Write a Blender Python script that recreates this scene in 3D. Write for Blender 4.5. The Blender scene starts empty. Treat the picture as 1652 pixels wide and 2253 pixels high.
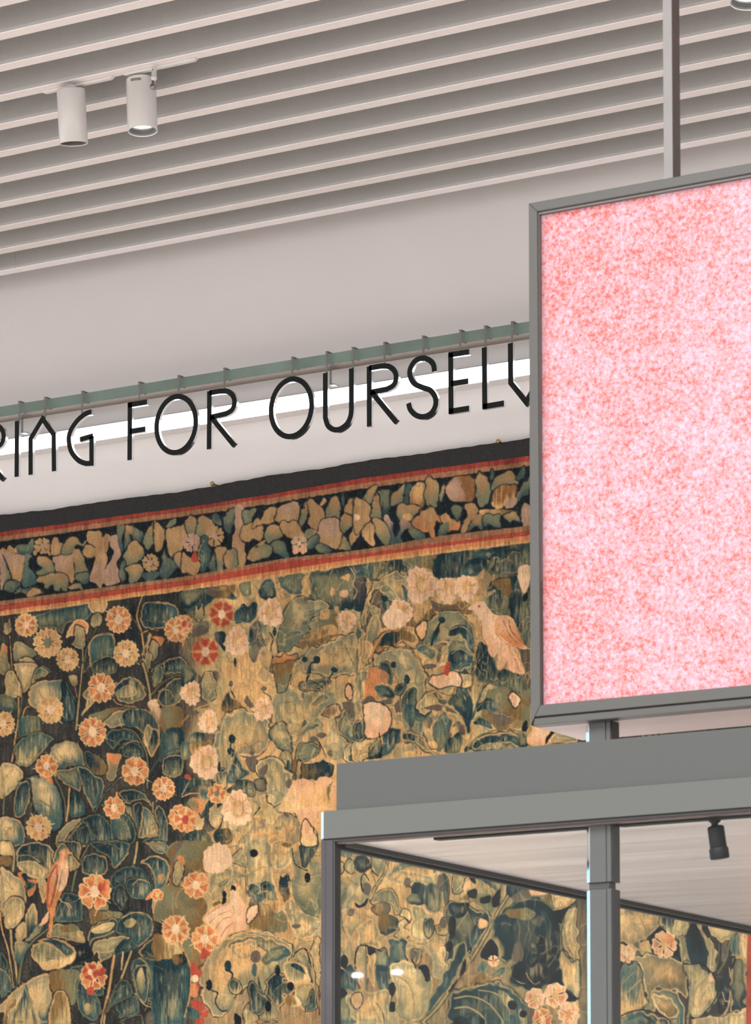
import bpy, bmesh, math, random
import numpy as np
from mathutils import Vector, Matrix

# ------------------------------------------------------------------ camera
SC = bpy.context.scene
W, H, FPX = 1652, 2253, 7376.0
YAW, PITCH = math.radians(30.57), math.radians(4.6)
CAM = np.array([0.0, -11.2, 1.6])
PPY = 2783-FPX*math.tan(PITCH)
cd = bpy.data.cameras.new('camera'); co = bpy.data.objects.new('camera', cd)
SC.collection.objects.link(co); SC.camera = co
co.location = CAM; co.rotation_euler = (math.pi/2+PITCH, 0, YAW)
cd.sensor_fit = 'HORIZONTAL'; cd.sensor_width = 36.0
cd.lens = FPX/W*36.0; cd.shift_y = (PPY-H/2)/W
cd.clip_end = 200
cd.dof.use_dof = True; cd.dof.focus_distance = 12.6; cd.dof.aperture_fstop = 34

# ------------------------------------------------------------------ light of the hall
world = bpy.data.worlds.new('hall'); SC.world = world; world.use_nodes = True
bgn = world.node_tree.nodes['Background']
bgn.inputs['Color'].default_value = (1.0, 0.965, 0.948, 1); bgn.inputs['Strength'].default_value = 2.02
SC.view_settings.view_transform = 'Standard'; SC.view_settings.look = 'None'
SC.view_settings.exposure = 0.0; SC.view_settings.gamma = 1.0
SC.view_settings.use_curve_mapping = False

def lamp(name, kind, loc, target, energy, color, **kw):
    d = bpy.data.lights.new(name, kind); d.energy = energy; d.color = color
    for k, v in kw.items(): setattr(d, k, v)
    o = bpy.data.objects.new(name, d); SC.collection.objects.link(o)
    o.location = loc
    o.rotation_euler = (Vector(target)-Vector(loc)).to_track_quat('-Z', 'Y').to_euler()
    return o
# added fill: unseen area light on the floor, bouncing up to the slats
lamp('floor_bounce_fill', 'AREA', (-4, -9.5, 5.66), (-4.5, -6.5, 0), 1020, (1, .95, .93), size=9, size_y=3.5, shape='RECTANGLE', spread=math.radians(105))
# tapestry wash, warm spots hung from the ceiling
for lx, tx, e in ((-9.3, -8.2, 80), (-7.6, -7.0, 150), (-6.2, -6.0, 130), (-4.2, -5.3, 80)):
    lamp('tapestry_wash', 'SPOT', (lx, -2.6, 5.45), (tx, 0, 2.6), e, (1, .84, .66), spot_size=math.radians(42), spot_blend=.9, shadow_soft_size=.05)
# cool lit display standing further along the hall
lamp('blue_display', 'AREA', (-11.6, -1.12, 3.4), (-2.9, -6.05, 3.2), 2.5, (.14, .62, 1.0), size=.95, size_y=2.4, shape='RECTANGLE', spread=math.radians(60))

# small three-lamp fittings far behind the visitor, mirrored as two sparks in the case glass
for k in range(2):
    lamp('far_fitting', 'AREA', (-7.72+k*.235, -13.68+k*.05, 2.90), (-3.1+k*.2, -6, 2.14), .5, (1, .97, .93), size=.032, size_y=.008, shape='RECTANGLE', spread=math.radians(50))

# ------------------------------------------------------------------ plane helpers
_fw = np.array([-math.sin(YAW)*math.cos(PITCH), math.cos(YAW)*math.cos(PITCH), math.sin(PITCH)])
_rt = np.array([math.cos(YAW), math.sin(YAW), 0.0]); _up = np.cross(_rt, _fw)
def at(x, y, axis, v):
    """point of the photograph -> point on the plane axis=v of the room"""
    r = _fw+_rt*((x-W/2)/FPX)+_up*((PPY-y)/FPX)
    return CAM+r*((v-CAM[axis])/r[axis])
def sheet(X, Y, Z):
    """wall position -> position on the sheet on which the tapestry and lettering were drawn"""
    d0, d1, d2 = X-CAM[0], Y-CAM[1], Z-CAM[2]
    z = d0*_fw[0]+d1*_fw[1]+d2*_fw[2]
    return W/2+FPX*(d0*_rt[0]+d1*_rt[1])/z, PPY-FPX*(d0*_up[0]+d1*_up[1]+d2*_up[2])/z

# ------------------------------------------------------------------ materials
def mat(name, col, rough=.5, metal=0., spec=.5, emit=None, estr=0., coat=0., noise=None, bump=None):
    m = bpy.data.materials.new(name); m.use_nodes = True
    nt = m.node_tree; b = nt.nodes['Principled BSDF']
    b.inputs['Base Color'].default_value = (*col, 1)
    b.inputs['Roughness'].default_value = rough; b.inputs['Metallic'].default_value = metal
    b.inputs['Specular IOR Level'].default_value = spec
    if coat: b.inputs['Coat Weight'].default_value = coat; b.inputs['Coat Roughness'].default_value = .08
    if emit: b.inputs['Emission Color'].default_value = (*emit, 1); b.inputs['Emission Strength'].default_value = estr
    tc = nt.nodes.new('ShaderNodeTexCoord')
    if noise:
        sc, amt = noise
        n = nt.nodes.new('ShaderNodeTexNoise'); n.inputs['Scale'].default_value = sc; n.inputs['Detail'].default_value = 4
        nt.links.new(tc.outputs['Object'], n.inputs['Vector'])
        r = nt.nodes.new('ShaderNodeValToRGB')
        r.color_ramp.elements[0].position = .3; r.color_ramp.elements[1].position = .7
        r.color_ramp.elements[0].color = (*[c*(1-amt) for c in col], 1); r.color_ramp.elements[1].color = (*[min(1, c*(1+amt)) for c in col], 1)
        nt.links.new(n.outputs['Fac'], r.inputs['Fac']); nt.links.new(r.outputs['Color'], b.inputs['Base Color'])
    if bump:
        sc, st, dist = bump
        n = nt.nodes.new('ShaderNodeTexNoise'); n.inputs['Detail'].default_value = 3
        mp = nt.nodes.new('ShaderNodeMapping'); mp.inputs['Scale'].default_value = sc if isinstance(sc, tuple) else (sc, sc, sc)
        n.inputs['Scale'].default_value = 1
        nt.links.new(tc.outputs['Object'], mp.inputs['Vector']); nt.links.new(mp.outputs['Vector'], n.inputs['Vector'])
        bp = nt.nodes.new('ShaderNodeBump'); bp.inputs['Strength'].default_value = st; bp.inputs['Distance'].default_value = dist
        nt.links.new(n.outputs['Fac'], bp.inputs['Height']); nt.links.new(bp.outputs['Normal'], b.inputs['Normal'])
    return m
M = {}
M['wall'] = mat('wall_paint', (.78, .745, .73), .75, noise=(3, .015), bump=(140, .12, .0006))
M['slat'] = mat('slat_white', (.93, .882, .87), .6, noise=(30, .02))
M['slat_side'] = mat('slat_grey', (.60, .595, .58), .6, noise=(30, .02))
M['void'] = mat('ceiling_void', (.12, .115, .11), .9, noise=(2, .1))
M['floor'] = mat('floor_terrazzo', (.76, .70, .66), .45, noise=(40, .12))
M['lamp_white'] = mat('lamp_white', (.74, .72, .70), .32, coat=.3, noise=(20, .01))
M['lamp_inner'] = mat('lamp_baffle', (.10, .10, .10), .4, noise=(20, .05))
M['lens'] = mat('lamp_lens', (1, 1, 1), .4, emit=(1, .97, .92), estr=9, noise=(9, .01))
M['lens_off'] = mat('lamp_lens_dim', (.25, .26, .27), .3, noise=(9, .1))
M['steel'] = mat('hanger_steel', (.30, .29, .28), .4, metal=.8, noise=(60, .08))
M['rail_green'] = mat('rail_green_reflection', (.22, .30, .26), .42, metal=.25, noise=(6, .14), bump=((3, 200, 200), .2, .0004))  # green reflection of the hall put into the face's colour
M['rail_metal'] = mat('rail_aluminium_reflection', (.27, .20, .155), .3, metal=1., noise=(50, .05))  # tapestry's brown reflection put into the metal's colour
M['led'] = mat('led_diffuser', (1, 1, 1), .5, emit=(.90, .97, 1.0), estr=3.2, noise=(9, .005))
M['black_face'] = mat('letter_black', (.008, .011, .012), .6, spec=.25, noise=(80, .1))
M['mirror'] = mat('letter_edge_silver', (.86, .88, .90), .16, metal=1., noise=(80, .02))
M['brass'] = mat('brass', (.42, .30, .12), .3, metal=1., noise=(120, .2))
M['case'] = mat('case_grey_paint', (.046, .051, .047), .42, spec=.5, coat=.25, noise=(300, .05))
M['case_dark'] = mat('case_grey_plinth', (.036, .040, .039), .5, spec=.4, noise=(300, .05))
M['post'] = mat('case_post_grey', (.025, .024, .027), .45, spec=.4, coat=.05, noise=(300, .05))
M['gasket'] = mat('black_gasket', (.012, .012, .013), .5, noise=(60, .1))
M['bronze'] = mat('bronze_strip', (.12, .09, .08), .35, metal=.4, noise=(60, .1))
M['frame'] = mat('screen_frame_grey', (.036, .037, .034), .45, coat=.15, noise=(300, .05))
M['frame_in'] = mat('screen_frame_inner', (.085, .083, .078), .5, noise=(60, .05))
M['panel'] = mat('case_soffit_white', (.66, .585, .57), .22, spec=.6, noise=(1.2, .05), bump=((1.2, 9, 1), .35, .012))
M['under'] = mat('screen_soffit', (.66, .56, .52), .35, noise=(3, .05), bump=((2, 12, 1), .3, .006))
M['black'] = mat('spot_black', (.010, .011, .012), .55, spec=.18, noise=(60, .1))
M['pole'] = mat('pole_grey', (.036, .037, .036), .38, coat=.35, noise=(200, .06))
M['hang'] = mat('hanger_light_grey', (.165, .16, .156), .45, noise=(12, .1))
M['header'] = mat('header_cloth', (.040, .040, .040), .95, spec=.1, noise=(220, .30), bump=((40, 40, 4), .5, .004))
M['polish'] = mat('polished_edge', (.75, .78, .80), .12, metal=1., noise=(80, .02))
M['print'] = mat('print_grey', (.25, .24, .24), .6, noise=(900, .5))

def perforated():
    m = bpy.data.materials.new('perforated_metal'); m.use_nodes = True
    nt = m.node_tree; b = nt.nodes['Principled BSDF']; b.inputs['Roughness'].default_value = .6
    tc = nt.nodes.new('ShaderNodeTexCoord'); sp = nt.nodes.new('ShaderNodeSeparateXYZ')
    nt.links.new(tc.outputs['Object'], sp.inputs[0])
    def mth(op, a, b_=None):
        n = nt.nodes.new('ShaderNodeMath'); n.operation = op
        for i, v in enumerate((a, b_)):
            if v is None: continue
            if isinstance(v, (int, float)): n.inputs[i].default_value = v
            else: nt.links.new(v, n.inputs[i])
        return n.outputs[0]
    p = .0035
    u = mth('MULTIPLY', sp.outputs['X'], math.pi/p); v = mth('MULTIPLY', sp.outputs['Z'], math.pi/(p*.9))
    f = mth('ADD', mth('COSINE', mth('ADD', u, v)), mth('COSINE', mth('SUBTRACT', u, v)))
    h = nt.nodes.new('ShaderNodeValToRGB'); e = h.color_ramp.elements
    e[0].position = .46; e[0].color = (.74, .73, .71, 1)
    e[1].position = .60; e[1].color = (.185, .18, .175, 1)
    nt.links.new(mth('MULTIPLY_ADD', f, .25), h.inputs['Fac'])
    nt.nodes[-1] if False else None
    nt.links.new(h.outputs['Color'], b.inputs['Base Color'])
    for n in nt.nodes:
        if n.type == 'MATH' and n.operation == 'MULTIPLY_ADD': n.inputs[2].default_value = .5
    return m
M['perf'] = perforated()

def textile():
    m = bpy.data.materials.new('lit_red_print'); m.use_nodes = True
    nt = m.node_tree; b = nt.nodes['Principled BSDF']; b.inputs['Roughness'].default_value = .6
    tc = nt.nodes.new('ShaderNodeTexCoord')
    def noi(sc, det, rough=.6):
        n = nt.nodes.new('ShaderNodeTexNoise'); n.inputs['Scale'].default_value = sc
        n.inputs['Detail'].default_value = det; n.inputs['Roughness'].default_value = rough
        nt.links.new(tc.outputs['Object'], n.inputs['Vector']); return n.outputs['Fac']
    def mix(a, b_, w):
        n = nt.nodes.new('ShaderNodeMix'); n.inputs[0].default_value = w
        nt.links.new(a, n.inputs[2]); nt.links.new(b_, n.inputs[3]); return n.outputs[0]
    f = mix(mix(mix(noi(125, 3, .7), noi(300, 2), .35), noi(22, 3), .18), noi(5, 3), .14)
    r = nt.nodes.new('ShaderNodeValToRGB'); el = r.color_ramp.elements
    el[0].position = .40; el[0].color = (.80, .075, .05, 1)
    el[1].position = .588; el[1].color = (.92, .70, .86, 1)
    for p, c in ((.445, (.93, .17, .14)), (.48, (1.0, .36, .38)), (.525, (.95, .48, .56))):
        x = el.new(p); x.color = (*c, 1)
    nt.links.new(f, r.inputs['Fac'])
    b.inputs['Base Color'].default_value = (.04, .015, .014, 1)
    nt.links.new(r.outputs['Color'], b.inputs['Emission Color'])
    # the light source inside the box falls off towards the frame
    uv = nt.nodes.new('ShaderNodeAttribute'); uv.attribute_name = 'glow'
    nt.links.new(uv.outputs['Fac'], b.inputs['Emission Strength'])
    return m
M['textile'] = textile()

def woven():
    m = bpy.data.materials.new('woven_wool'); m.use_nodes = True
    nt = m.node_tree; b = nt.nodes['Principled BSDF']; b.inputs['Roughness'].default_value = .95
    b.inputs['Specular IOR Level'].default_value = .08
    a = nt.nodes.new('ShaderNodeAttribute'); a.attribute_name = 'wool'
    tc = nt.nodes.new('ShaderNodeTexCoord')
    def noi(scale, d=2):
        mp = nt.nodes.new('ShaderNodeMapping'); mp.inputs['Scale'].default_value = scale
        n = nt.nodes.new('ShaderNodeTexNoise'); n.inputs['Scale'].default_value = 1; n.inputs['Detail'].default_value = d
        nt.links.new(tc.outputs['Object'], mp.inputs['Vector']); nt.links.new(mp.outputs['Vector'], n.inputs['Vector'])
        return n.outputs['Fac']
    def mth(op, x, y):
        n = nt.nodes.new('ShaderNodeMath'); n.operation = op
        for i, v in enumerate((x, y)):
            if isinstance(v, (int, float)): n.inputs[i].default_value = v
            else: nt.links.new(v, n.inputs[i])
        return n.outputs[0]
    warp = mth('SUBTRACT', noi((240, 1, 60)), .5); weft = mth('SUBTRACT', noi((50, 1, 300)), .5)
    g = mth('ADD', mth('MULTIPLY', warp, .55), mth('ADD', mth('MULTIPLY', weft, .55), 1.0))
    mx = nt.nodes.new('ShaderNodeVectorMath'); mx.operation = 'SCALE'
    nt.links.new(a.outputs['Color'], mx.inputs[0]); nt.links.new(g, mx.inputs['Scale'])
    nt.links.new(mx.outputs[0], b.inputs['Base Color'])
    bp = nt.nodes.new('ShaderNodeBump'); bp.inputs['Strength'].default_value = .35; bp.inputs['Distance'].default_value = .002
    nt.links.new(mth('ADD', warp, weft), bp.inputs['Height']); nt.links.new(bp.outputs['Normal'], b.inputs['Normal'])
    return m
M['wool'] = woven()

def glass():
    m = bpy.data.materials.new('case_glass'); m.use_nodes = True
    nt = m.node_tree; nt.nodes.remove(nt.nodes['Principled BSDF'])
    out = nt.nodes['Material Output']
    t = nt.nodes.new('ShaderNodeBsdfTransparent'); t.inputs['Color'].default_value = (.97, .985, .98, 1)
    g = nt.nodes.new('ShaderNodeBsdfGlossy'); g.inputs['Roughness'].default_value = .01
    lw = nt.nodes.new('ShaderNodeLayerWeight'); lw.inputs['Blend'].default_value = .5
    pw = nt.nodes.new('ShaderNodeMath'); pw.operation = 'POWER'; pw.inputs[1].default_value = 4
    nt.links.new(lw.outputs['Facing'], pw.inputs[0])
    f = nt.nodes.new('ShaderNodeMath'); f.operation = 'MULTIPLY_ADD'; f.inputs[1].default_value = .10; f.inputs[2].default_value = .006
    nt.links.new(pw.outputs[0], f.inputs[0])
    x = nt.nodes.new('ShaderNodeMixShader')
    nt.links.new(f.outputs[0], x.inputs[0]); nt.links.new(t.outputs[0], x.inputs[1]); nt.links.new(g.outputs[0], x.inputs[2])
    nt.links.new(x.outputs[0], out.inputs['Surface'])
    return m
M['glass'] = glass()

# ------------------------------------------------------------------ mesh helpers
COL = SC.collection
def link(name, me, parent=None, mats=()):
    o = bpy.data.objects.new(name, me); COL.objects.link(o)
    for m in mats: me.materials.append(M[m])
    if parent: o.parent = parent
    return o
def meshobj(name, verts, faces, mats, parent=None, fm=None, smooth=False):
    me = bpy.data.meshes.new(name); me.from_pydata([tuple(map(float, v)) for v in verts], [], faces)
    if fm: me.polygons.foreach_set('material_index', fm)
    if smooth: me.polygons.foreach_set('use_smooth', [True]*len(faces))
    me.update()
    return link(name, me, parent, [mats] if isinstance(mats, str) else mats)
def box(name, lo, hi, m, parent=None, bevel=0., seg=2, origin=None):
    bm = bmesh.new(); bmesh.ops.create_cube(bm, size=1)
    lo, hi = Vector(lo), Vector(hi); c = (lo+hi)/2; s = hi-lo
    og = Vector(origin) if origin is not None else Vector((0, 0, 0))
    for v in bm.verts: v.co = Vector((v.co.x*s.x, v.co.y*s.y, v.co.z*s.z))+c-og
    if bevel: bmesh.ops.bevel(bm, geom=bm.edges[:], offset=bevel, segments=seg, affect='EDGES', profile=.5)
    me = bpy.data.meshes.new(name); bm.to_mesh(me); bm.free()
    o = link(name, me, parent, [m]); 
    return o
def empty(name, loc=(0, 0, 0)):
    o = bpy.data.objects.new(name, None); COL.objects.link(o); o.location = loc; return o
def tag(o, label, cat, group=None):
    o['label'] = label; o['category'] = cat
    if group: o['group'] = group
    return o
def lathe(name, prof, p0, axis, m, parent, n=40, fm=None, mats=None):
    """profile (radius, distance along axis) turned about the line p0 + t*axis"""
    ax = Vector(axis).normalized(); q = Vector((0, 0, 1)).rotation_difference(ax).to_matrix()
    vs, fs, mi = [], [], []
    for r, h in prof:
        for k in range(n):
            a = 2*math.pi*k/n
            vs.append(Vector(p0)+q @ Vector((r*math.cos(a), r*math.sin(a), h)))
    for i in range(len(prof)-1):
        for k in range(n):
            fs.append((i*n+k, i*n+(k+1) % n, (i+1)*n+(k+1) % n, (i+1)*n+k)); mi.append(fm[i] if fm else 0)
    return meshobj(name, vs, fs, mats or [m], parent, mi, True)

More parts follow.
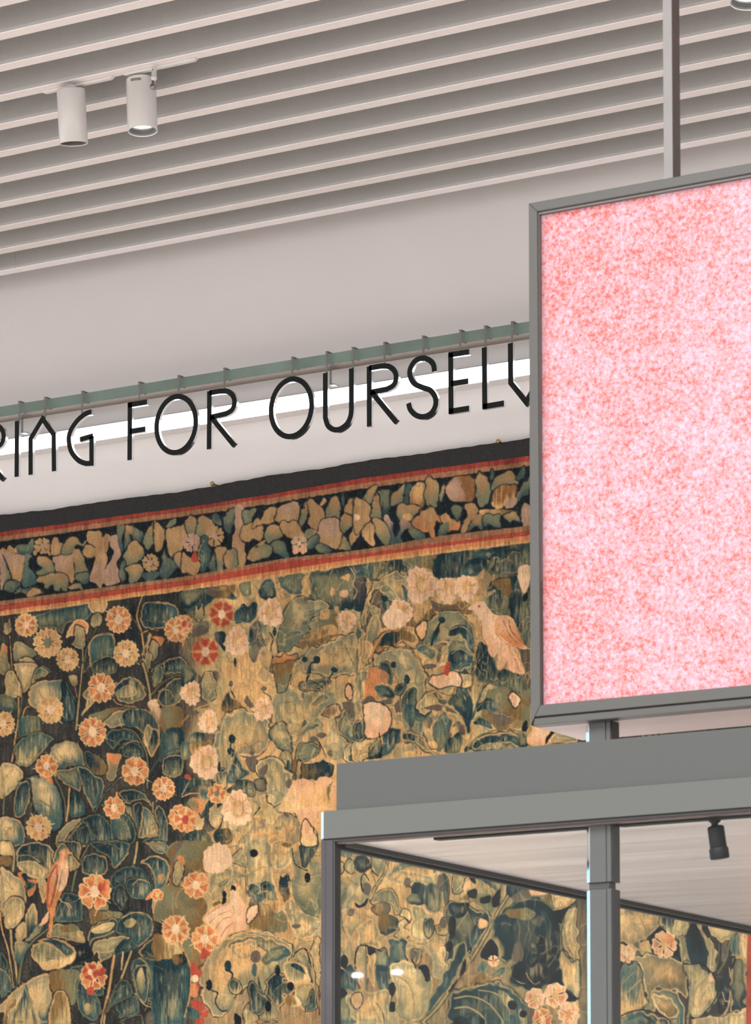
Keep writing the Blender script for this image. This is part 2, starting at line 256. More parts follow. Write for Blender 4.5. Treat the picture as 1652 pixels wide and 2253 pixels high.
MOTIFS = """
@ 0 1080 .2421
# border left
L po- 90 20,560 60,545 130,575 225,590 215,700 190,825 110,810 90,720 60,650
L pg- 0 0,590 45,640 90,740 105,810 60,830 20,900 0,860
b o 80,555 70,510 100,500 130,530 160,505 170,560
b o 0,545 20,515 50,530 60,550 0,575
l gt- 90 170,560 165,505 200,490 250,490 290,440 300,520 270,575 220,580
l gT- 60 235,600 270,585 290,610 265,640 270,700 310,760 320,820 240,865 200,820 220,700
L og- 90 340,620 360,600 440,610 490,680 500,740 420,770 345,760 330,720 380,700 340,660
L po- 20 470,610 520,585 640,555 665,580 670,790 640,840 610,800 520,750 500,690
f o 385,500 80 5 .2 p
b o 325,590 350,540 400,540 450,590 460,560 420,540 350,520 300,560
L oo- 90 470,580 465,470 490,420 520,430 545,470 590,480 570,550
L og- 90 560,560 600,450 650,420 700,430 740,480 770,450 765,520 720,500 690,500 650,560
L og- 90 340,800 400,770 500,750 580,765 612,820 600,905 560,910 545,875 530,910 490,900 475,860 440,890 405,880 400,850 350,830
l og- 60 670,560 720,540 760,620 780,690 800,760 700,760 680,680
L gT- 60 690,760 800,740 815,810 770,845 700,815
L og- 0 615,875 660,845 720,840 745,880 745,905 700,890 650,900
L gt- 30 40,900 60,830 110,808 185,850 130,920
L tg- 90 145,930 190,870 230,890 300,870 380,900 380,945 340,940 290,965 230,940 190,930
L oo- 0 240,960 290,885 340,885 375,920 340,945
l oo- 90 800,380 860,370 900,365 930,430 910,520 870,560 800,450
L oo- 0 750,560 770,500 820,490 870,540 860,590 790,610
l op- 90 860,540 940,560 980,620 950,720 990,840 930,830 910,870 870,830 820,800 850,700 870,620
l oo- 90 930,440 960,400 1000,420 990,500 960,560 920,520
l pp- 90 1000,440 1050,420 1095,470 1100,560 1060,660 1090,740 1080,820 980,840 950,790 970,700 1000,640 1030,560 1000,500
b K 1000,460 985,500 1000,540 1010,580 985,620 975,640 985,600
l gt- 90 1070,330 1130,325 1140,370 1110,430 1120,540 1090,520 1075,430
L oT- 60 1140,430 1150,330 1210,325 1290,370 1300,420 1270,470 1230,490 1190,400 1200,480 1140,530
L og- 90 1135,640 1140,560 1220,455 1300,530 1300,600 1240,660 1160,685
L gt- 0 1085,760 1100,680 1130,630 1150,690 1150,800 1110,820
L og- 90 1140,720 1160,690 1270,665 1300,720 1270,800 1190,840 1170,760
L og- 90 1310,480 1310,420 1390,290 1400,360 1395,470 1350,535
L oo- 90 1400,290 1470,330 1500,380 1480,490 1450,540 1410,520
f O 1370,655 85 7 .1 p
L gt- 90 1480,560 1500,540 1520,600 1600,650 1610,690 1500,800 1450,740 1470,640
l tt- 90 1300,750 1440,740 1420,790 1350,830 1310,790
L gg- 0 1505,330 1530,280 1590,250 1600,290 1550,340
L oo- 90 1510,360 1600,330 1700,300 1690,450 1600,580 1530,560 1515,460
L og- 90 1580,600 1640,560 1720,640 1740,760 1690,740 1620,690
@ 400 1080 .2421
L og- 90 30,270 80,225 130,270 130,370 60,390 30,330
L og- 90 140,330 150,250 190,220 260,250 310,310 300,400 230,430 140,390
L tg- 90 270,230 310,200 355,260 360,310 300,300
L gt- 60 370,240 440,170 490,180 480,300 440,380 390,330
l po- 90 490,180 560,180 590,300 540,420 580,560 560,640 490,700 450,640 460,520 470,400
L gg- 30 560,190 640,160 680,180 620,310 580,310
L oo- 0 545,360 600,300 700,290 740,340 720,430 640,450 560,440
f O 290,410 100 7 .3 p
f P 90,470 90 7 .1 p
L TT- 90 160,470 200,410 240,470 250,620 180,735 155,640
L oo- 90 20,560 60,600 150,640 150,720 110,765 60,740 0,740 0,600
b R 85,640 115,540 150,640
L og- 90 300,540 345,505 400,530 400,620 360,715 310,710
L og- 0 380,650 410,560 470,530 500,600 490,680 420,715
L gt- 90 240,690 290,560 310,700 300,745
L oo- 90 650,330 690,230 720,260 700,300 780,160 860,170 860,260 790,310 720,300
L og- 90 760,400 780,320 850,305 910,350 900,420 790,475
L po- 90 850,270 880,170 980,100 1050,130 1075,250 1030,280 920,290
L oo- 0 905,300 1000,280 1070,300 1110,380 1120,420 1020,430 940,390
L og- 45 1070,230 1155,70 1160,180 1140,260 1085,320
L oo- 45 1150,250 1160,90 1250,140 1310,240 1300,330 1230,360 1160,310
L og- 90 1310,230 1310,160 1380,35 1440,110 1440,180 1400,290 1330,290
b o 1255,110 1290,60 1310,90 1270,140 1250,130
l go- 20 1120,390 1160,345 1230,370 1220,420 1150,430
L po- 80 1235,400 1250,300 1320,260 1420,270 1460,350 1450,440 1410,520 1300,510 1240,440
L gt- 45 1130,480 1170,430 1230,400 1240,460 1190,520 1140,525
L gt- 0 1215,510 1260,480 1360,530 1330,570 1250,565
f W 1070,480 80 4 .6 W
b P 1010,540 1035,500 1065,520 1060,570 1020,575
b P 1075,540 1090,500 1130,510 1135,550 1100,580
L gT- 45 810,480 870,450 940,500 965,620 900,600 840,550
L og- 0 600,600 640,520 700,500 750,480 810,520 790,600 720,620 640,635
b o 650,520 720,460 760,450 740,490 690,500
L tt- 90 1440,80 1460,20 1480,70 1475,140 1450,140
L og- 0 1480,170 1500,90 1560,70 1640,90 1650,190 1560,230 1490,210
L og- 90 1440,250 1480,215 1560,250 1530,330 1470,380 1440,330
L oo- 90 1520,400 1570,300 1650,300 1620,400 1540,495 1520,470
L og- 0 1420,520 1450,470 1460,400 1510,460 1530,530 1460,535
@ 780 1000 .2421
L og- 90 60,420 130,320 200,290 190,350 150,440 110,470
L oo- 90 0,400 50,400 130,460 150,560 130,660 60,700 0,690
e W 15,570 30 30
L og- 90 150,570 170,430 200,355 240,410 245,580
L gD- 90 205,345 240,325 310,330 325,430 320,530 260,590 245,560 240,430
L og- 60 325,460 330,370 400,310 460,255 455,340 430,430 360,470
L tt- 90 450,470 460,320 485,270 530,290 510,400 500,450
L Ob- 90 505,420 520,330 600,270 660,310 640,460 570,500 520,490
L og- 90 640,400 670,230 720,230 770,290 770,400 740,480 680,480
L og- 90 770,400 780,330 815,275 820,350 790,430
L pb- 0 835,310 880,230 960,195 1050,205 1090,280 1085,400 1000,440 900,430 840,380
b b 960,200 1050,205 1090,280 1085,410 1010,440 990,330
L og- 90 1100,340 1120,170 1180,190 1225,280 1215,400 1150,480 1110,430
L tt- 90 1225,230 1240,130 1270,170 1260,230
L og- 90 1255,310 1270,220 1310,180 1400,150 1450,190 1470,270 1350,300
L bO- 90 1245,450 1270,340 1380,270 1460,290 1450,380 1380,450 1290,490
L gt- 45 1465,390 1530,260 1600,200 1600,300 1530,390 1480,430
L tt- 60 1460,210 1520,110 1550,120 1540,200 1490,230
b p 1360,460 1380,420 1460,390 1470,440 1430,480 1380,490
l OB- 0 1130,520 1200,500 1340,500 1460,520 1400,540 1200,550
L og- 90 375,500 400,450 470,460 540,460 600,510 540,560 530,600 440,600 380,560
e O 480,570 45 35
l pt- 90 275,610 320,560 360,640 370,740 430,600 500,640 560,680 460,700 410,790 340,810 310,740
l gT- 45 500,690 580,660 640,740 610,790 540,760
L oN- 90 540,620 620,510 700,480 760,540 785,630 740,620 740,720 715,770 690,690 650,690 600,680
L og- 90 160,590 240,590 310,680 305,800 220,770 180,700
L oO- 90 60,690 150,610 180,720 170,826 90,780 60,740
L oN- 60 785,570 830,540 870,580 940,590 940,680 880,680 850,700 800,620
L gt- 90 875,500 900,460 950,460 980,500 940,600 900,560
L oo- 90 990,500 1000,440 1090,440 1125,500 1110,560 1010,680 970,710 990,600 1010,540
l ot- 90 1040,690 1060,600 1150,530 1165,600 1150,670 1100,640
L gt- 90 1170,560 1300,550 1330,640 1335,695 1240,640 1180,650
L og- 90 1350,560 1440,520 1490,570 1500,620 1440,600 1410,615
L pp- 90 1500,540 1530,440 1600,480 1600,660 1540,650
l gt- 90 770,760 780,660 850,620 850,690 810,730
@ 0 1080 .2421
# field tile 1
l TG- 90 340,1130 800,1020 800,1160 600,1200 560,1290 480,1250 360,1240
s G 3 3 790,1020 760,1100 720,1200
S O 3 5 90,1310 100,1450 115,1652
L GSO 90 30,1250 50,1160 60,1200 90,1150 100,1200 115,1260 80,1310 40,1300
f O 240,1220 125 9 .2 W
f O 430,1380 155 9 .1 G
f N 240,1220 100 7 .5 W
f O 610,1530 125 9 .2 W
l SG- 60 125,1440 140,1380 200,1380 290,1440 320,1490 200,1560 140,1540
L YSO 0 150,1652 160,1560 230,1510 310,1540 345,1652
l SG- 0 330,1652 345,1600 420,1600 450,1652
L SGO 90 0,1430 30,1380 70,1420 80,1520 90,1652 0,1652
b N 10,1420 60,1410 70,1480 30,1460
l NOY 90 600,1330 620,1260 700,1170 790,1200 800,1270 760,1310 640,1320
L SGO 90 670,1350 680,1220 760,1250 780,1380 760,1430 700,1430 640,1390
l OY- 90 800,1050 830,1010 960,1000 970,1060 920,1110 850,1110
L GSO 90 820,1200 850,1120 910,1110 930,1180 890,1240 840,1240
S G 4 6 880,1240 820,1360 780,1460 760,1652
s S 4 6 750,1430 755,1652
f N 1080,1170 130 8 .2 W
f O 1150,1480 130 8 .3 W
L TTO 60 810,1500 800,1400 850,1330 930,1290 1040,1320 1050,1500 1040,1600 900,1652 820,1600
s O 2 2 810,1500 830,1370 930,1290 1030,1310
l DG- 90 860,1540 1040,1500 1050,1652 850,1652
s S 3 4 760,1652 850,1560 960,1505 1040,1520
S O 6 10 1300,950 1265,1050 1250,1160 1290,1290 1310,1450 1330,1652
s O 5 3 1300,1290 1360,1265 1440,1270
s G 3 6 1190,1130 1240,1200 1290,1290
L DTO 30 1280,1180 1290,1060 1350,1010 1500,1010 1600,1060 1620,1150 1560,1230 1400,1260 1300,1240
s T 3 2 1370,1250 1390,1150 1370,1030
s T 3 2 1380,1230 1450,1180 1540,1160
f N 1600,1260 120 8 .2 W
b N 1380,1330 1480,1330 1480,1390 1400,1440
L SGO 90 1340,1480 1380,1350 1440,1400 1430,1520 1370,1540
L SGO 90 1310,1652 1340,1320 1380,1320 1350,1450 1380,1500 1350,1652
L DTO 45 1390,1652 1430,1590 1520,1530 1652,1510 1700,1652
@ 400 1080 .2421
l DT- 90 0,910 200,890 420,850 440,900 500,970 460,990 360,960 300,980 200,1050 80,1100 0,1000
l GD- 90 0,910 160,900 180,960 80,1060 0,1040
l MB- 0 200,900 400,860 440,960 300,970
l BO- 60 420,860 500,850 560,960 590,1040 520,980 460,930
s O 4 3 490,850 560,960 600,1050
b G 520,850 640,830 640,940 560,960
b O 640,800 780,790 700,880 690,1000 650,960
l TDO 90 690,960 695,870 750,800 810,800 860,870 865,980 780,995 700,990
b O 840,790 900,770 910,880 1020,950 960,1010 880,1000
l DT- 90 490,1100 560,1040 600,1050 640,1010 685,1030 670,1170 560,1190 490,1200
l GTO 90 900,770 1150,730 1180,760 1110,830 1150,880 1150,940 1030,950 910,890
b O 1100,860 1160,740 1190,760 1150,850 1170,920 1120,980 1090,940
l GD- 0 1190,760 1370,700 1652,660 1652,980 1440,1100 1350,1100 1240,1010 1160,980 1180,850
s G 4 3 1370,700 1290,850 1210,1000
b O 1350,880 1380,890 1390,940 1350,950
b O 1440,780 1520,750 1510,820 1450,800
b P 1440,910 1500,900 1500,960 1440,960
b O 1390,1050 1420,1060 1420,1120 1380,1100
l MD- 90 1570,800 1652,780 1652,1060 1570,1080 1560,960
s W 4 3 1530,700 1570,780 1550,850 1590,910 1560,980
f R 360,1120 125 6 .15 W
f R 210,1460 135 6 .5 W
f N 20,1210 90 6 .3 R
b N 0,1310 25,1340 20,1400 0,1420
L SGY 90 110,1130 130,1040 150,1080 180,1020 200,1110 170,1180 130,1180
l GM- 45 110,1240 200,1180 240,1200 230,1280 130,1300
b M 100,1270 180,1220 240,1280 100,1330
l MD- 0 300,1290 390,1290 390,1450 340,1400 300,1340
f W 500,1370 135 12 .1 O
f W 810,1110 130 12 .2 O
l SO- 90 700,1120 750,1220 860,1260 920,1160 930,1240 900,1420 850,1500 700,1480 640,1250
b M 620,1250 690,1180 690,1320 750,1450 680,1460 620,1380
l DT- 90 620,1270 650,1290 650,1380 610,1400
L TG- 90 690,1200 720,1240 740,1340 770,1450 730,1470 700,1340
s O 3 3 690,1190 700,1300 740,1400
e D 845,1280 15 40
s K 2 2 800,1290 830,1350 810,1430 830,1520
b O 800,1400 830,1430 820,1652 760,1652 700,1560 700,1460
L SG- 90 930,1160 990,1000 1050,960 1110,960 1140,1000 1200,1010 1260,1000 1330,1050 1240,1130 1170,1180 1190,1260 1100,1300 1060,1400 900,1450 880,1300
l GT- 0 1110,1140 1180,1090 1280,1080 1240,1110 1150,1140
s S 3 3 950,1230 1080,1140 1200,1100
l GTS 0 930,1320 1000,1270 1100,1280 1060,1310 980,1340 930,1370
e M 1130,1000 20 35
e M 1125,1205 28 20
s K 2 2 1140,1220 1170,1260
L NB- 90 820,1560 840,1500 900,1510 935,1470 970,1500 1050,1480 1040,1580 1010,1652 820,1652
l GB- 60 1160,1200 1250,1130 1350,1090 1400,1180 1390,1290 1320,1370 1180,1420 1120,1340 1180,1280
b O 1270,1080 1340,1080 1330,1160 1250,1160
l BO- 0 1160,1300 1350,1220 1390,1290 1200,1350
L OSY 0 1652,1330 1540,1290 1420,1330 1280,1390 1180,1430 1090,1500 1020,1600 1010,1652 1652,1652
e D 1225,1535 28 35
s D 4 8 1210,1560 1170,1570 1165,1652
e D 1120,1530 25 25
e M 1380,1620 28 25
f W 1500,1180 100 10 .3 O
l GS- 90 1480,1110 1570,1120 1580,1260 1440,1280 1440,1160
l MB- 90 1060,1340 1110,1330 1130,1400 1100,1440 1060,1400
l GM- 90 620,1430 680,1400 690,1500 650,1560 620,1500
e D 485,1560 12 40
s G 3 2 1480,1400 1520,1500 1560,1580
s G 3 2 1652,1440 1600,1520 1590,1610
@ 780 1080 .2421
l DG- 90 0,660 250,630 480,610 760,570 760,640 500,700 480,750 260,760 180,830 80,790 0,760
l TG- 0 30,680 240,650 200,820 120,800 20,740
s O 4 4 240,640 200,760 160,860
l GB- 0 480,620 760,570 950,560 900,700 760,780 690,720 520,700
l DG- 0 760,580 1100,540 1310,510 1240,700 1100,720 960,800 740,770
l TD- 0 1100,560 1300,520 1250,640 1200,620 1100,600
s O 4 3 1320,510 1260,640 1210,780
l DG- 60 1300,510 1590,480 1590,690 1480,740 1360,740 1240,760 1260,640
l DT- 90 1010,640 1190,630 1190,700 1090,770 960,760
f W 600,860 165 14 .1 Y
f W 840,900 120 14 .3 O
f P 1020,880 120 14 .5 O
l MB- 0 260,830 500,1010 560,1200 700,1060 720,1200 500,1240 300,1240 100,1200 130,1000 200,850
l MB- 0 700,1000 760,1020 880,1040 960,1000 1050,1040 1050,1120 900,1100 740,1090
L OSY 20 50,1330 80,1080 150,880 260,780 380,740 480,790 520,880 500,1010 440,1040 400,1010 340,1000 270,960 230,900 160,960 120,1100 80,1330
l GSY 90 230,880 300,860 360,900 410,990 380,1010 330,930 240,920
l DT- 90 430,860 460,870 485,940 470,1010 445,920
l DG- 0 240,960 290,960 305,1020 350,1040 320,1130 270,1080
e D 275,980 28 30
L SGO 90 130,1060 180,1030 240,1080 230,1140 180,1160 140,1110
l SGO 90 110,1370 150,1160 210,1120 230,1200 210,1360 160,1390
s S 5 4 240,860 160,1000 60,1320
f W 420,1110 130 12 .2 O
b W 250,1160 340,1060 480,1130 440,1220 320,1260
s S 7 6 700,900 690,1000 670,1170
L BON 45 150,1520 180,1420 250,1310 400,1240 560,1240 600,1350 540,1440 430,1400 300,1440 200,1500
l DB- 20 230,1400 290,1300 420,1270 540,1320 540,1370 420,1370 300,1410
s P 5 4 150,1520 200,1390 300,1270 430,1235 560,1240
L OSY 45 120,1652 160,1540 280,1440 430,1400 540,1450 600,1560 620,1652
e D 352,1580 24 26
l DT- 90 210,1652 240,1570 300,1560 310,1652
L SDO 45 640,1330 660,1200 760,1120 900,1100 1020,1170 1090,1290 1110,1450 1090,1652 840,1652 860,1500 720,1440 640,1400
l DT- 45 860,1270 960,1220 1050,1300 1080,1420 1060,1500 1000,1340 900,1310 850,1340
s O 5 5 1000,1150 1070,1240 1090,1340 1110,1500 1090,1652
s S 4 3 850,1270 960,1230 1050,1280
l DTS 45 860,1500 900,1430 1000,1440 1060,1500 1050,1652 960,1600 850,1652
s S 4 3 880,1450 960,1435 1060,1490
b O 720,1400 860,1350 850,1450 800,1500 750,1600 700,1652 600,1652
e D 795,1175 30 28
s D 6 10 780,1200 740,1280 700,1400
l DT- 90 700,1400 690,1340 760,1240 770,1290 730,1390
L PO- 90 560,1240 650,1180 660,1260 620,1360 570,1310
b M 720,1410 830,1380 840,1410 800,1420 790,1500 760,1560 740,1500
b M 560,1400 620,1370 620,1420 570,1440
b M 620,1590 700,1570 750,1590 700,1620 640,1620
b R 830,1560 870,1560 855,1652 820,1652
l TGS 0 570,1450 620,1400 740,1440 750,1500 700,1540 620,1500
l DG- 90 1240,830 1420,780 1480,790 1500,900 1440,960 1410,1060 1390,1140 1230,1100 1220,960
l DG- 0 1490,790 1590,1000 1590,1400 1530,1390 1470,1240 1400,1140 1410,1000 1460,900
b B 1250,830 1400,790 1410,880 1390,960 1300,880
b O 1110,960 1260,900 1270,920 1150,1000
b W 1480,700 1590,680 1590,830 1540,930 1500,860
b K 1525,960 1570,920 1560,990 1530,1000
l WP- 90 1040,1080 1100,1030 1170,1010 1210,1060 1270,1130 1380,1140 1440,1180 1470,1260 1530,1400 1590,1430 1510,1430 1430,1420 1480,1520 1540,1652 1400,1620 1390,1530 1340,1600 1300,1600 1300,1470 1260,1510 1210,1450 1210,1410 1170,1370 1150,1200 1090,1110
l PN- 90 1280,1180 1330,1140 1440,1190 1480,1280 1530,1400 1450,1410 1330,1330 1280,1270
s N 2 2 1260,1240 1300,1320 1400,1400 1530,1420
s N 2 2 1150,1180 1160,1330 1210,1410
s B 2 1 1350,1180 1400,1300 1480,1390
s B 2 1 1400,1180 1420,1270 1500,1360
e R 1130,1050 9 9
s R 2 1 1040,1090 1070,1085 1100,1100
b O 1400,1400 1470,1420 1540,1640 1400,1630
s N 2 2 1400,1420 1450,1520 1500,1640
s K 3 5 1190,1400 1140,1500 1110,1560 1140,1620
l DG- 90 1110,1400 1180,1390 1220,1450 1260,1520 1300,1640 1110,1652
@ 0 1460 .2421
# left leaves
L YSO 60 150,80 140,0 330,0 340,90 290,200 220,270 170,200
L SYO 60 40,230 40,120 70,70 130,80 190,200 200,300 110,310 50,280
L TGY 45 290,170 330,40 400,40 445,80 400,120 340,140 300,190
S O 8 9 170,310 170,480 145,650 110,890
s G 5 6 205,290 190,400 170,500
L YTO 10 265,330 270,230 340,170 480,145 560,150 640,230 690,330 680,480 640,530 540,530 440,480 290,390
l DTK 10 560,160 640,230 690,330 690,480 640,530 560,520 530,400 560,300
s O 6 5 270,390 230,410 200,500 160,580
f O 455,420 130 8 .1 W
l TG- 0 190,500 330,480 360,560 340,630 200,660 170,620
f O 30,550 130 9 .2 W
l GT- 90 0,290 100,300 140,340 150,420 0,410
L TSG 90 130,760 200,680 340,625 450,650 495,690 440,740 330,880 250,935 150,915 140,850
s G 4 3 120,700 240,640 380,620
S S 7 11 750,0 730,200 710,400 690,600
S G 3 5 590,160 630,240 690,340
L SGO 90 620,110 700,100 710,170 680,205 640,190 625,150
s N 3 2 680,210 700,310
f N 920,220 140 7 .15 W
l GSO 60 750,290 800,230 860,310 840,370 770,440 740,460 790,350
s S 5 4 740,470 830,380 850,330
f N 840,620 140 8 .05 W
L DGO 30 1030,240 1080,170 1170,120 1260,150 1330,260 1290,330 1180,370 1080,340
l GS- 30 1060,260 1150,200 1230,220 1240,280 1150,310 1070,300
s S 3 3 1210,120 1280,170 1330,240
s O 3 3 1030,320 1080,370 1240,395
S S 12 14 1300,0 1330,100 1360,250 1370,380
s S 5 5 1490,0 1480,120 1420,230 1380,280
L TGS 90 1380,150 1400,60 1440,10 1480,60 1470,150 1400,225
s G 5 5 1400,260 1480,170 1600,110 1652,110
L DGO 30 1500,210 1560,140 1652,140 1652,320 1560,390 1480,400 1430,330 1450,250
s S 4 3 1440,250 1530,240 1575,300
l WB- 90 1350,350 1420,330 1450,400 1500,560 1490,630 1440,540 1360,420
l GB- 0 1460,410 1640,400 1652,560 1500,600
l GB- 0 830,460 1050,400 1250,400 1050,470 960,540 830,520
L SDO 30 950,520 1070,430 1200,410 1330,420 1430,520 1450,640 1440,740 1370,850 1320,700 1270,620 1160,560 1030,600 990,570
l DT- 30 1130,440 1240,420 1250,560 1160,570 1120,500
L DTG 60 960,690 1010,600 1150,595 1240,640 1280,720 1130,700 1040,780 1010,770
L DTG 60 1060,860 1100,740 1200,710 1290,760 1310,850 1220,880 1140,850
s S 3 4 1110,770 1200,705 1290,730
l GYO 90 1300,720 1330,560 1390,600 1400,700 1340,760
l DGO 90 1340,760 1380,600 1440,620 1440,740 1380,840
S G 7 12 1120,590 1220,620 1290,720 1340,860 1340,1130
s G 5 5 1290,500 1285,600 1300,720
l TD- 0 1480,620 1652,600 1652,860 1470,900 1460,760
s T 6 7 1480,680 1490,780 1400,930 1350,1010
s T 5 4 1440,860 1550,790 1652,770
L DGO 90 1470,920 1500,850 1652,840 1652,1000 1560,1040 1480,1000
L YTG 90 445,850 470,740 560,700 650,700 740,780 760,930 640,935 560,970 490,955 450,900
s S 4 3 700,720 750,850 765,930
L DBG 30 770,800 860,820 960,900 980,980 920,1020 850,1000 780,930
f N 420,930 110 6 .3 W
L GTO 45 480,960 600,965 700,940 740,1080 720,1160 650,1130 560,1080 510,1020
L DTS 60 700,950 780,940 850,1010 930,1040 950,1130 900,1280 840,1310 790,1220 740,1100
s O 3 3 700,960 740,1080 780,1200 850,1330
L NGO 90 960,830 1010,810 1110,830 1080,920 1050,1050 990,1070 960,1010 980,930
b N 980,820 1090,830 1070,890 1040,920 1000,880
S G 5 5 860,1360 940,1200 1080,1050 1130,980
f N 1230,980 135 6 .1 W
L YSO 60 0,930 70,900 160,930 215,1010 180,1110 60,1200 0,1210
L DTO 60 120,1280 150,1130 240,1060 275,1100 270,1250 220,1380 150,1400 120,1350
L YTD 70 170,1080 290,1020 400,1030 500,1110 560,1230 570,1400 540,1500 430,1520 340,1400 290,1250 280,1110 240,1060
s G 5 3 360,1240 470,1320 540,1440
S O 12 14 630,1130 620,1300 600,1430
s G 5 5 480,1000 550,1150 590,1280 590,1400
l DT- 60 650,1150 740,1230 770,1330 760,1370 640,1380
b N 380,1000 450,1010 480,1100 400,1050
s G 10 10 40,1200 30,1400
b N 1050,1180 1080,1170 1090,1240 1060,1290
f N 1040,1310 110 5 .2 W
L DGS 60 1090,1170 1160,1140 1290,1160 1380,1280 1390,1350 1320,1250 1210,1260 1190,1290 1100,1220
L GSD 60 1190,1290 1250,1270 1240,1400 1230,1500 1180,1400 1110,1280
L DTO 60 1210,1290 1290,1260 1310,1350 1290,1450 1250,1580 1230,1500 1220,1400
L TSO 30 1290,1300 1370,1330 1430,1440 1440,1560 1260,1585 1280,1480
f N 1485,1135 125 10 .1 W
s S 5 5 1390,1260 1390,1360
L DTO 80 1400,1370 1440,1290 1510,1370 1530,1500 1510,1652 1440,1652 1440,1500
f N 1640,1400 125 6 .3 W
L YTO 30 0,1410 100,1395 190,1430 230,1540 200,1652 0,1652
s S 4 4 40,1510 110,1652
f O 350,1490 125 7 .2 W
L SGO 60 490,1640 520,1540 600,1450 700,1410 800,1430 740,1470 640,1540 560,1652
L DTO 60 600,1652 650,1530 740,1440 800,1480 830,1652
L DTG 60 740,1420 850,1370 950,1390 1010,1480 1020,1652 840,1652 800,1490
s G 5 3 1000,1460 1040,1652
L TDG 60 1000,1360 1100,1350 1190,1400 1240,1500 1240,1600 1180,1652 1040,1652
s G 3 3 1050,1480 1140,1560 1170,1652
l DTG 60 1300,1620 1440,1560 1430,1652
@ 400 1460 .2421
# middle
b M 120,100 180,130 180,250 120,380 100,340 130,200
b M 250,110 300,60 335,100 320,160 290,170
l MB- 0 130,280 220,340 240,400 130,390
s O 5 5 110,60 140,130 120,220 110,380
L SGY 90 180,110 220,70 290,90 300,280 260,345 190,330 175,250
f P 80,270 110 10 .2 O
l GD- 90 0,20 80,40 130,100 80,180 0,200
s O 5 4 0,540 100,430 220,375 320,380
b M 0,440 100,470 160,440 60,420
f W 240,530 105 14 .1 O
l DG- 90 60,680 110,620 200,630 260,680 240,730 100,730
l TG- 90 0,720 80,730 90,830 0,870
f W 210,900 155 14 .1 O
l MB- 90 210,640 300,650 300,730 230,730
l BO- 90 80,730 280,720 160,780 100,830
l DBO 80 340,380 390,270 430,245 470,300 560,390 600,425 450,430 350,450
e M 445,185 17 28
s K 2 2 440,200 445,240 480,310
L SOY 50 300,720 320,600 390,490 510,430 650,440 760,480 820,540 790,570 790,700 700,830 600,840 500,840 440,980 410,1060 330,1100 300,960
s Y 4 4 310,680 340,570 420,470 560,435 700,460
s S 3 2 480,700 500,580 580,540
s S 3 2 600,740 660,680 700,600
e D 455,685 30 42
e D 430,795 20 30
s D 6 8 450,710 440,760 470,800 460,840
l DTS 90 440,920 470,810 520,840 560,930 620,1000 560,1060 470,1100 400,1060
s O 3 3 450,890 520,960 540,1020
e D 335,930 14 45
L DSY 90 320,1000 350,955 390,960 410,1040 390,1140 350,1120 325,1060
b M 590,860 640,850 700,900 660,1000 600,940 580,900
e M 645,805 24 32
e M 750,230 24 22
s M 7 12 740,260 800,300 830,380 810,520
b M 570,320 600,290 620,340 660,380 620,400 570,350
f P 740,420 105 10 .2 O
l SO- 90 850,290 960,220 1060,260 1090,330 1160,250 1300,200 1400,300 1380,370 1260,470 1300,640 1200,800 1080,860 1000,860 900,800 860,700 840,450
L SGD 80 900,540 950,560 1010,700 1000,810 920,790 860,740 800,640 840,560
l GTO 60 1080,560 1150,400 1250,300 1330,300 1310,350 1200,400 1150,500 1110,590
s O 3 4 1300,320 1180,390 1110,500 1070,640
l GTS 30 1050,680 1120,580 1220,540 1250,570 1150,620 1080,700
s S 3 4 1210,550 1120,590 1060,680
L GTS 30 1040,840 1060,740 1150,720 1240,740 1260,800 1180,870 1060,880
s S 3 4 1250,800 1150,795 1060,830
s S 4 3 1070,580 1040,430 980,310
s O 8 12 1080,560 1050,700 1010,850 1000,1000
s O 4 4 910,540 980,600 1020,700
L BG- 90 830,0 1040,0 1000,120 940,240 860,260 840,120
s B 2 2 1050,60 1000,150 990,190
b O 1040,0 1100,30 1150,150 1060,240 980,200 1000,120
L GDS 20 1060,220 1100,170 1160,155 1230,150 1320,140 1330,180 1250,240 1160,250 1080,250
e M 1105,290 12 40
e D 1385,55 28 22
s D 5 5 1370,80 1340,130
l TD- 90 1150,30 1180,10 1160,120 1130,160
b M 1520,180 1550,190 1550,240 1520,200
L PO- 90 1480,240 1510,180 1550,240 1540,330 1490,310
L BPO 20 1260,470 1320,400 1400,370 1450,430 1430,490 1290,480
l YSO 90 1320,520 1400,490 1400,580 1480,650 1500,760 1460,860 1340,870 1280,740 1310,640
L GDO 0 1400,520 1470,400 1560,400 1560,560 1652,560 1652,690 1500,700 1410,600
b M 1460,350 1550,350 1560,420 1480,420
e M 1545,470 25 60
e M 1270,650 42 25
e M 1195,685 32 25
s K 3 2 1230,690 1270,760 1310,850
e M 1345,810 25 35
s S 5 5 1580,0 1560,200 1590,400 1600,500
s G 3 3 1620,60 1600,250 1620,480
l GT- 90 1560,560 1652,560 1652,680 1510,690 1500,600
L SY- 90 1500,760 1652,690 1652,900 1540,900 1470,860
e T 1530,860 20 28
l BD- 0 1010,900 1070,880 1120,920 1180,900 1240,890 1340,900 1360,970 1340,1020 1220,1050 1140,1060 1010,1050
L OG- 90 1050,900 1080,880 1090,980 1080,1050 1040,1050
L GSO 80 890,870 920,800 980,800 1000,870 990,980 940,950
l DT- 90 950,960 960,880 985,900 985,980
L SYY 80 670,960 720,880 820,840 900,880 940,960 1000,1010 980,1100 960,1200 880,1300 820,1320 770,1180 760,1040 720,1060
b M 700,970 770,920 780,950 740,1040 700,1020
L GM- 20 670,1060 750,1050 760,1150 690,1150 670,1100
L DG- 20 400,1160 490,1090 580,1050 640,1070 670,1140 660,1200 580,1200 500,1160
e M 475,1045 20 32
e M 975,1090 30 45
s S 5 4 820,1652 840,1440 880,1300 960,1230
s S 4 3 810,1450 770,1280 700,1230
s G 4 3 840,1420 900,1350 960,1240
